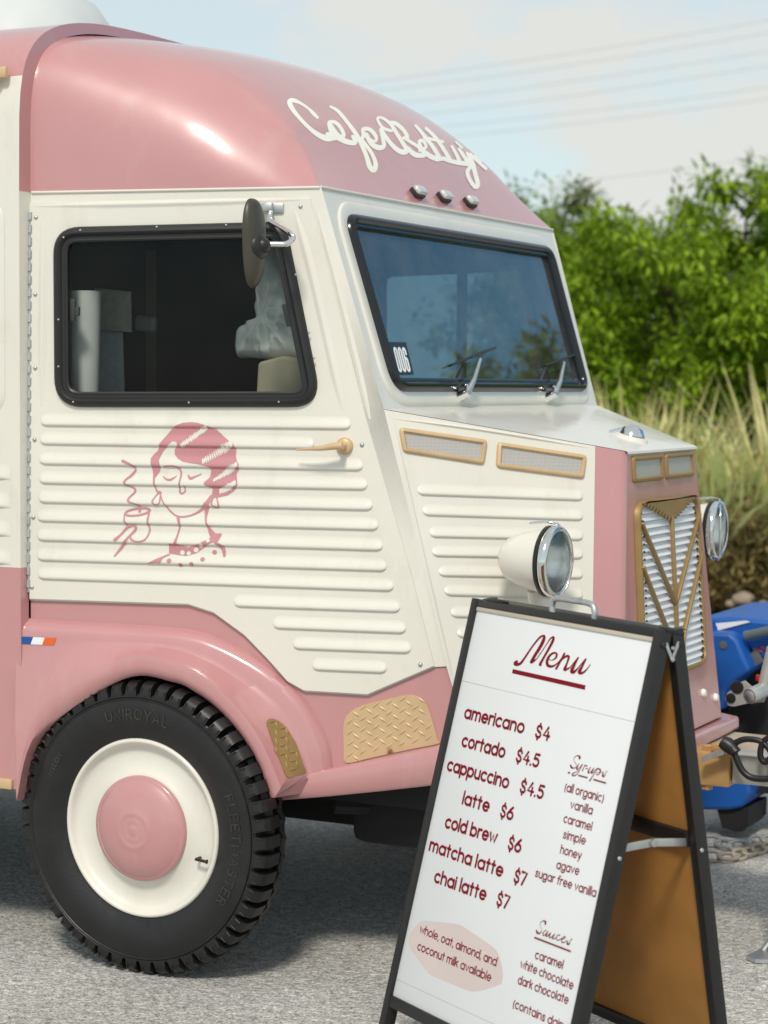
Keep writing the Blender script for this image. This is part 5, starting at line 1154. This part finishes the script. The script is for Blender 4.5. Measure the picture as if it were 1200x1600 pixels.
for p_, z_ in ((sp(.06, -.022, -.01), (.05, .02, .008)), (sp(PW+.010, -.022, -.028), (.026, .045, .008))): k = MB(); k.box(p_, z_, rotS, .002); obj('top_cap', k, M_black, BRD)
for u in (PW+fw_+.0015, -fw_-.0015):
    s_ = 1 if u > 0 else -1
    k = MB(); pf, pb = sp(u, .006, -.012), bpq(u, .006, -.012); pm = (pf+pb)/2+V((0, 0, -.030))
    for p in (pf, pb):
        q_ = (p+pm)/2; dd = (pm-p); k.box(q_, (dd.length+.006, .002, .007), Matrix((dd.normalized(), Sr, dd.normalized().cross(Sr))).transposed(), .0008)
    for p, r_ in ((pm, .005), (pm+V((0, 0, .022)), .004)): k.lathe([(.0001, .003), (r_*.8, .0025), (r_, 0)], p+Sr*s_*.001, Sr*s_, 14)
    for p in (sp(u, .008, -.006), bpq(u, .008, -.006)):
        sc = MB(); sc.lathe([(.0001, .003), (.005, .0025), (.0065, 0)], p, Sr*s_, 14); obj('frame_screw', sc, M_black, BRD, smooth=40)
    obj('hinge', k, M_steel, BRD, smooth=40)
for u in (PW-.006, .006):
    k = MB(); a, b = sp(u, .405, -.024), bpq(u, .405, -.024); c = (a+b)/2+V((0, 0, .006)); dd = (b-a).normalized()
    for p, q in ((a, c), (c, b)): k.box((p+q)/2, ((q-p).length+.01, .003, .016), Matrix((((q-p).normalized()), Sr, (q-p).normalized().cross(Sr))).transposed(), .001)
    k.lathe([(.0001, .005), (.008, .004), (.009, 0)], c+Sr*.002, Sr, 14); obj('folding_brace', k, M_steel, BRD, smooth=40)
for p in (sp(PW+fw_, .42, -.010), bpq(PW+fw_, .42, -.010)): k = MB(); k.lathe([(.0001, .002), (.0035, .0017), (.0045, 0)], p, Sr, 14); obj('frame_bolt', k, M_steel, BRD, smooth=40)
# lettering
ink = MB(); bl_ = MB(); ln_ = MB()
P3 = lambda x, y, h=0: SFm.pos(x, y, h)
PUV = lambda u, v, h=0: SFm.at(u, v, h)
fill(bl_, crom([(60, 270), (75, 210), (120, 150), (160, 95), (210, 68), (300, 68), (420, 80), (560, 95), (640, 115), (720, 165), (860, 260), (980, 345), (1040, 410), (1075, 510), (1097, 630), (1090, 735), (1060, 765), (960, 800), (860, 830), (770, 840), (700, 825), (600, 785), (420, 710), (300, 655), (240, 590), (190, 515), (100, 400), (65, 320), (60, 270)], 3)[:-1], crop(630, 1430, 7.059, P3), .0003)
obj('blush_patch', bl_, M_blush, FP, smooth=0)
def tx(s, c, a, b, xh, sw, gap=.30):
    ox, oy, sc_ = c; ink = MB(); put_text(ink, s, SFm.px(ox+a[0]/sc_, oy+a[1]/sc_), SFm.px(ox+b[0]/sc_, oy+b[1]/sc_), xh, sw, PUV, gap); obj('price' if s[0] == '$' else 'menu_line', ink, M_red, FP, smooth=0, weld=False)
A = (660, 1090, 6); B = (660, 1250, 6); XL, SL = .0226, .0056
for s_, c, a, b in (('americano', A, (385, 195), (948, 344)), ('$4', A, (1050, 377), (1188, 412)), ('cortado', A, (362, 459), (768, 574)), ('$4.5', A, (870, 604), (1088, 664)), ('cappuccino', A, (224, 685), (803, 861)), ('$4.5', A, (907, 893), (1130, 961)),
                    ('latte', B, (368, 41), (620, 122)), ('$6', B, (722, 162), (845, 199)), ('cold brew', B, (205, 261), (692, 418)), ('$6', B, (795, 466), (920, 504)), ('matcha latte', B, (57, 478), (748, 731)), ('$7', B, (850, 775), (968, 815)), ('chai latte', B, (103, 772), (590, 953)), ('$7', B, (688, 990), (806, 1033))):
    tx(s_, c, a, b, XL, SL)
Cc = (860, 1160, 12); Dd = (820, 1280, 8.571); Ee = (790, 1425, 8.571); Ff = (630, 1430, 7.059); XS, SS = .0135, .0026
for s_, c, a, b in (('(all organic)', Cc, (262, 913), (988, 1133)), ('vanilla', Cc, (362, 1238), (782, 1363)), ('caramel', Dd, (513, 43), (892, 161)), ('simple', Dd, (508, 257), (808, 349)), ('honey', Dd, (470, 459), (752, 549)), ('agave', Dd, (420, 662), (722, 756)), ('sugar free vanilla', Dd, (135, 771), (948, 1051)),
                    ('caramel', Ee, (390, 625), (764, 770)), ('white chocolate', Ee, (190, 746), (899, 1047)), ('dark chocolate', Ee, (160, 962), (834, 1243)), ('(contains dairy)', Ee, (95, 1280), (835, 1616))): tx(s_, c, a, b, XS, SS)
for s_, a, b in (('whole, oat, almond, and', (180, 193), (1026, 568)), ('coconut milk available', (153, 382), (964, 739))): tx(s_, Ff, a, b, .0140, .0028, .26)
ink = MB(); MC_ = crop(790, 970, 8, P3); hh[0] = .0006
for st in ([(140, 510, 34), (125, 535, 50), (150, 545, 40), (190, 530, 30), (240, 465, 24), (310, 360, 20), (380, 265, 20), (440, 200, 24), (485, 190, 26), (475, 245, 40), (430, 335, 38), (370, 430, 36), (325, 515, 40)], [(330, 515, 36), (385, 480, 12), (440, 405, 10), (510, 300, 10), (560, 225, 16), (600, 203, 24), (595, 245, 32), (550, 335, 30), (490, 440, 26), (440, 530, 32), (435, 548, 38)],
           [(545, 482, 8), (580, 494, 8), (630, 462, 22), (640, 412, 24), (600, 402, 24), (550, 440, 28), (520, 505, 34), (535, 560, 38), (590, 568, 26), (650, 530, 14), (700, 470, 12), (740, 415, 20)], [(738, 412, 26), (690, 500, 22), (635, 598, 26)], [(660, 545, 10), (710, 480, 20), (770, 440, 26), (792, 455, 28), (770, 530, 22), (740, 605, 36)],
           [(745, 612, 34), (805, 585, 14), (860, 520, 12), (912, 458, 16)], [(912, 458, 16), (870, 540, 24), (830, 625, 44), (855, 642, 34), (905, 595, 16), (960, 530, 14), (1008, 475, 16), (960, 570, 24), (925, 640, 44), (960, 652, 30), (1010, 615, 16), (1065, 545, 6)]): LS(st, MC_, ink, .00004)
obj('heading', ink, M_red, FP, smooth=0, weld=False); ink = MB(); fill(ink, [(92, 603), (1002, 806), (992, 863), (82, 655)], MC_, .0005); obj('heading_underline', ink, M_red, FP, smooth=0); ink = MB()
SC_ = crop(860, 1160, 12, P3)
for st in ([(548, 305, 26), (556, 272, 36), (520, 248, 18), (475, 262, 8), (445, 310, 6), (460, 370, 7), (492, 415, 7), (485, 465, 8), (440, 482, 18), (400, 468, 36), (382, 425, 22)], [(545, 395, 7), (505, 470, 22), (505, 505, 26), (540, 490, 10), (610, 405, 10), (560, 500, 10), (520, 580, 9), (470, 618, 16), (425, 622, 22), (418, 598, 22), (450, 568, 14), (540, 535, 6)], [(655, 425, 16), (640, 450, 10), (605, 535, 16)], [(605, 520, 6), (650, 440, 8), (690, 440, 22)], [(672, 488, 16), (700, 490, 16)],
           [(765, 455, 7), (720, 530, 20), (715, 565, 28), (750, 560, 10), (825, 475, 7), (790, 540, 14), (775, 575, 24), (810, 560, 10), (850, 510, 8)], [(885, 490, 20), (860, 530, 12), (800, 630, 12), (742, 722, 20)], [(870, 500, 14), (920, 495, 24), (945, 530, 24), (920, 590, 14), (880, 610, 14), (870, 570, 8), (930, 560, 6), (990, 560, 6)], [(1000, 550, 6), (985, 610, 28), (1000, 640, 28), (1035, 600, 8), (1055, 545, 8), (1080, 545, 8)],
           [(350, 567, 32), (360, 569, 32)], [(538, 619, 24), (695, 660, 24)], [(822, 697, 26), (1042, 760, 26)]): LS(st, SC_, ink, .00003, 4)
obj('heading', ink, M_red, FP, smooth=0, weld=False); ink = MB(); EC_ = crop(790, 1425, 8.571, P3)
for st in ([(535, 165, 16), (538, 130, 22), (500, 120, 8), (465, 160, 4), (480, 210, 4), (490, 255, 4), (460, 285, 16), (430, 278, 24), (418, 245, 14)], [(548, 245, 10), (520, 260, 6), (505, 300, 10), (525, 314, 10), (575, 255, 4)], [(575, 255, 6), (548, 310, 12), (560, 325, 12), (610, 275, 4)], [(610, 275, 5), (590, 325, 12), (605, 345, 12), (640, 315, 5), (665, 290, 5), (635, 345, 12), (650, 360, 10), (690, 330, 4)], [(730, 310, 14), (700, 310, 6), (685, 355, 8), (705, 380, 10), (760, 350, 5)],
           [(750, 370, 5), (800, 345, 10), (800, 325, 8), (770, 345, 6), (755, 395, 10), (780, 410, 10), (830, 380, 5)], [(840, 385, 4), (830, 420, 18), (850, 435, 16), (870, 395, 6), (885, 360, 6), (900, 372, 6)], [(398, 344, 20), (872, 526, 20)]): LS(st, EC_, ink, .00003, 4)
obj('heading', ink, M_red, FP, smooth=0, weld=False)
for a, b in (((718.5, 1062.8), (996.8, 1129.3)), ((620, 1530), (900, 1660))): ln_ = MB(); ribbon(ln_, [(*a, .7), (*b, .7)], P3, .0002, 1); obj('panel_seam', ln_, mat('seam_grey', (.40, .40, .39), .6), FP, smooth=0, weld=False)
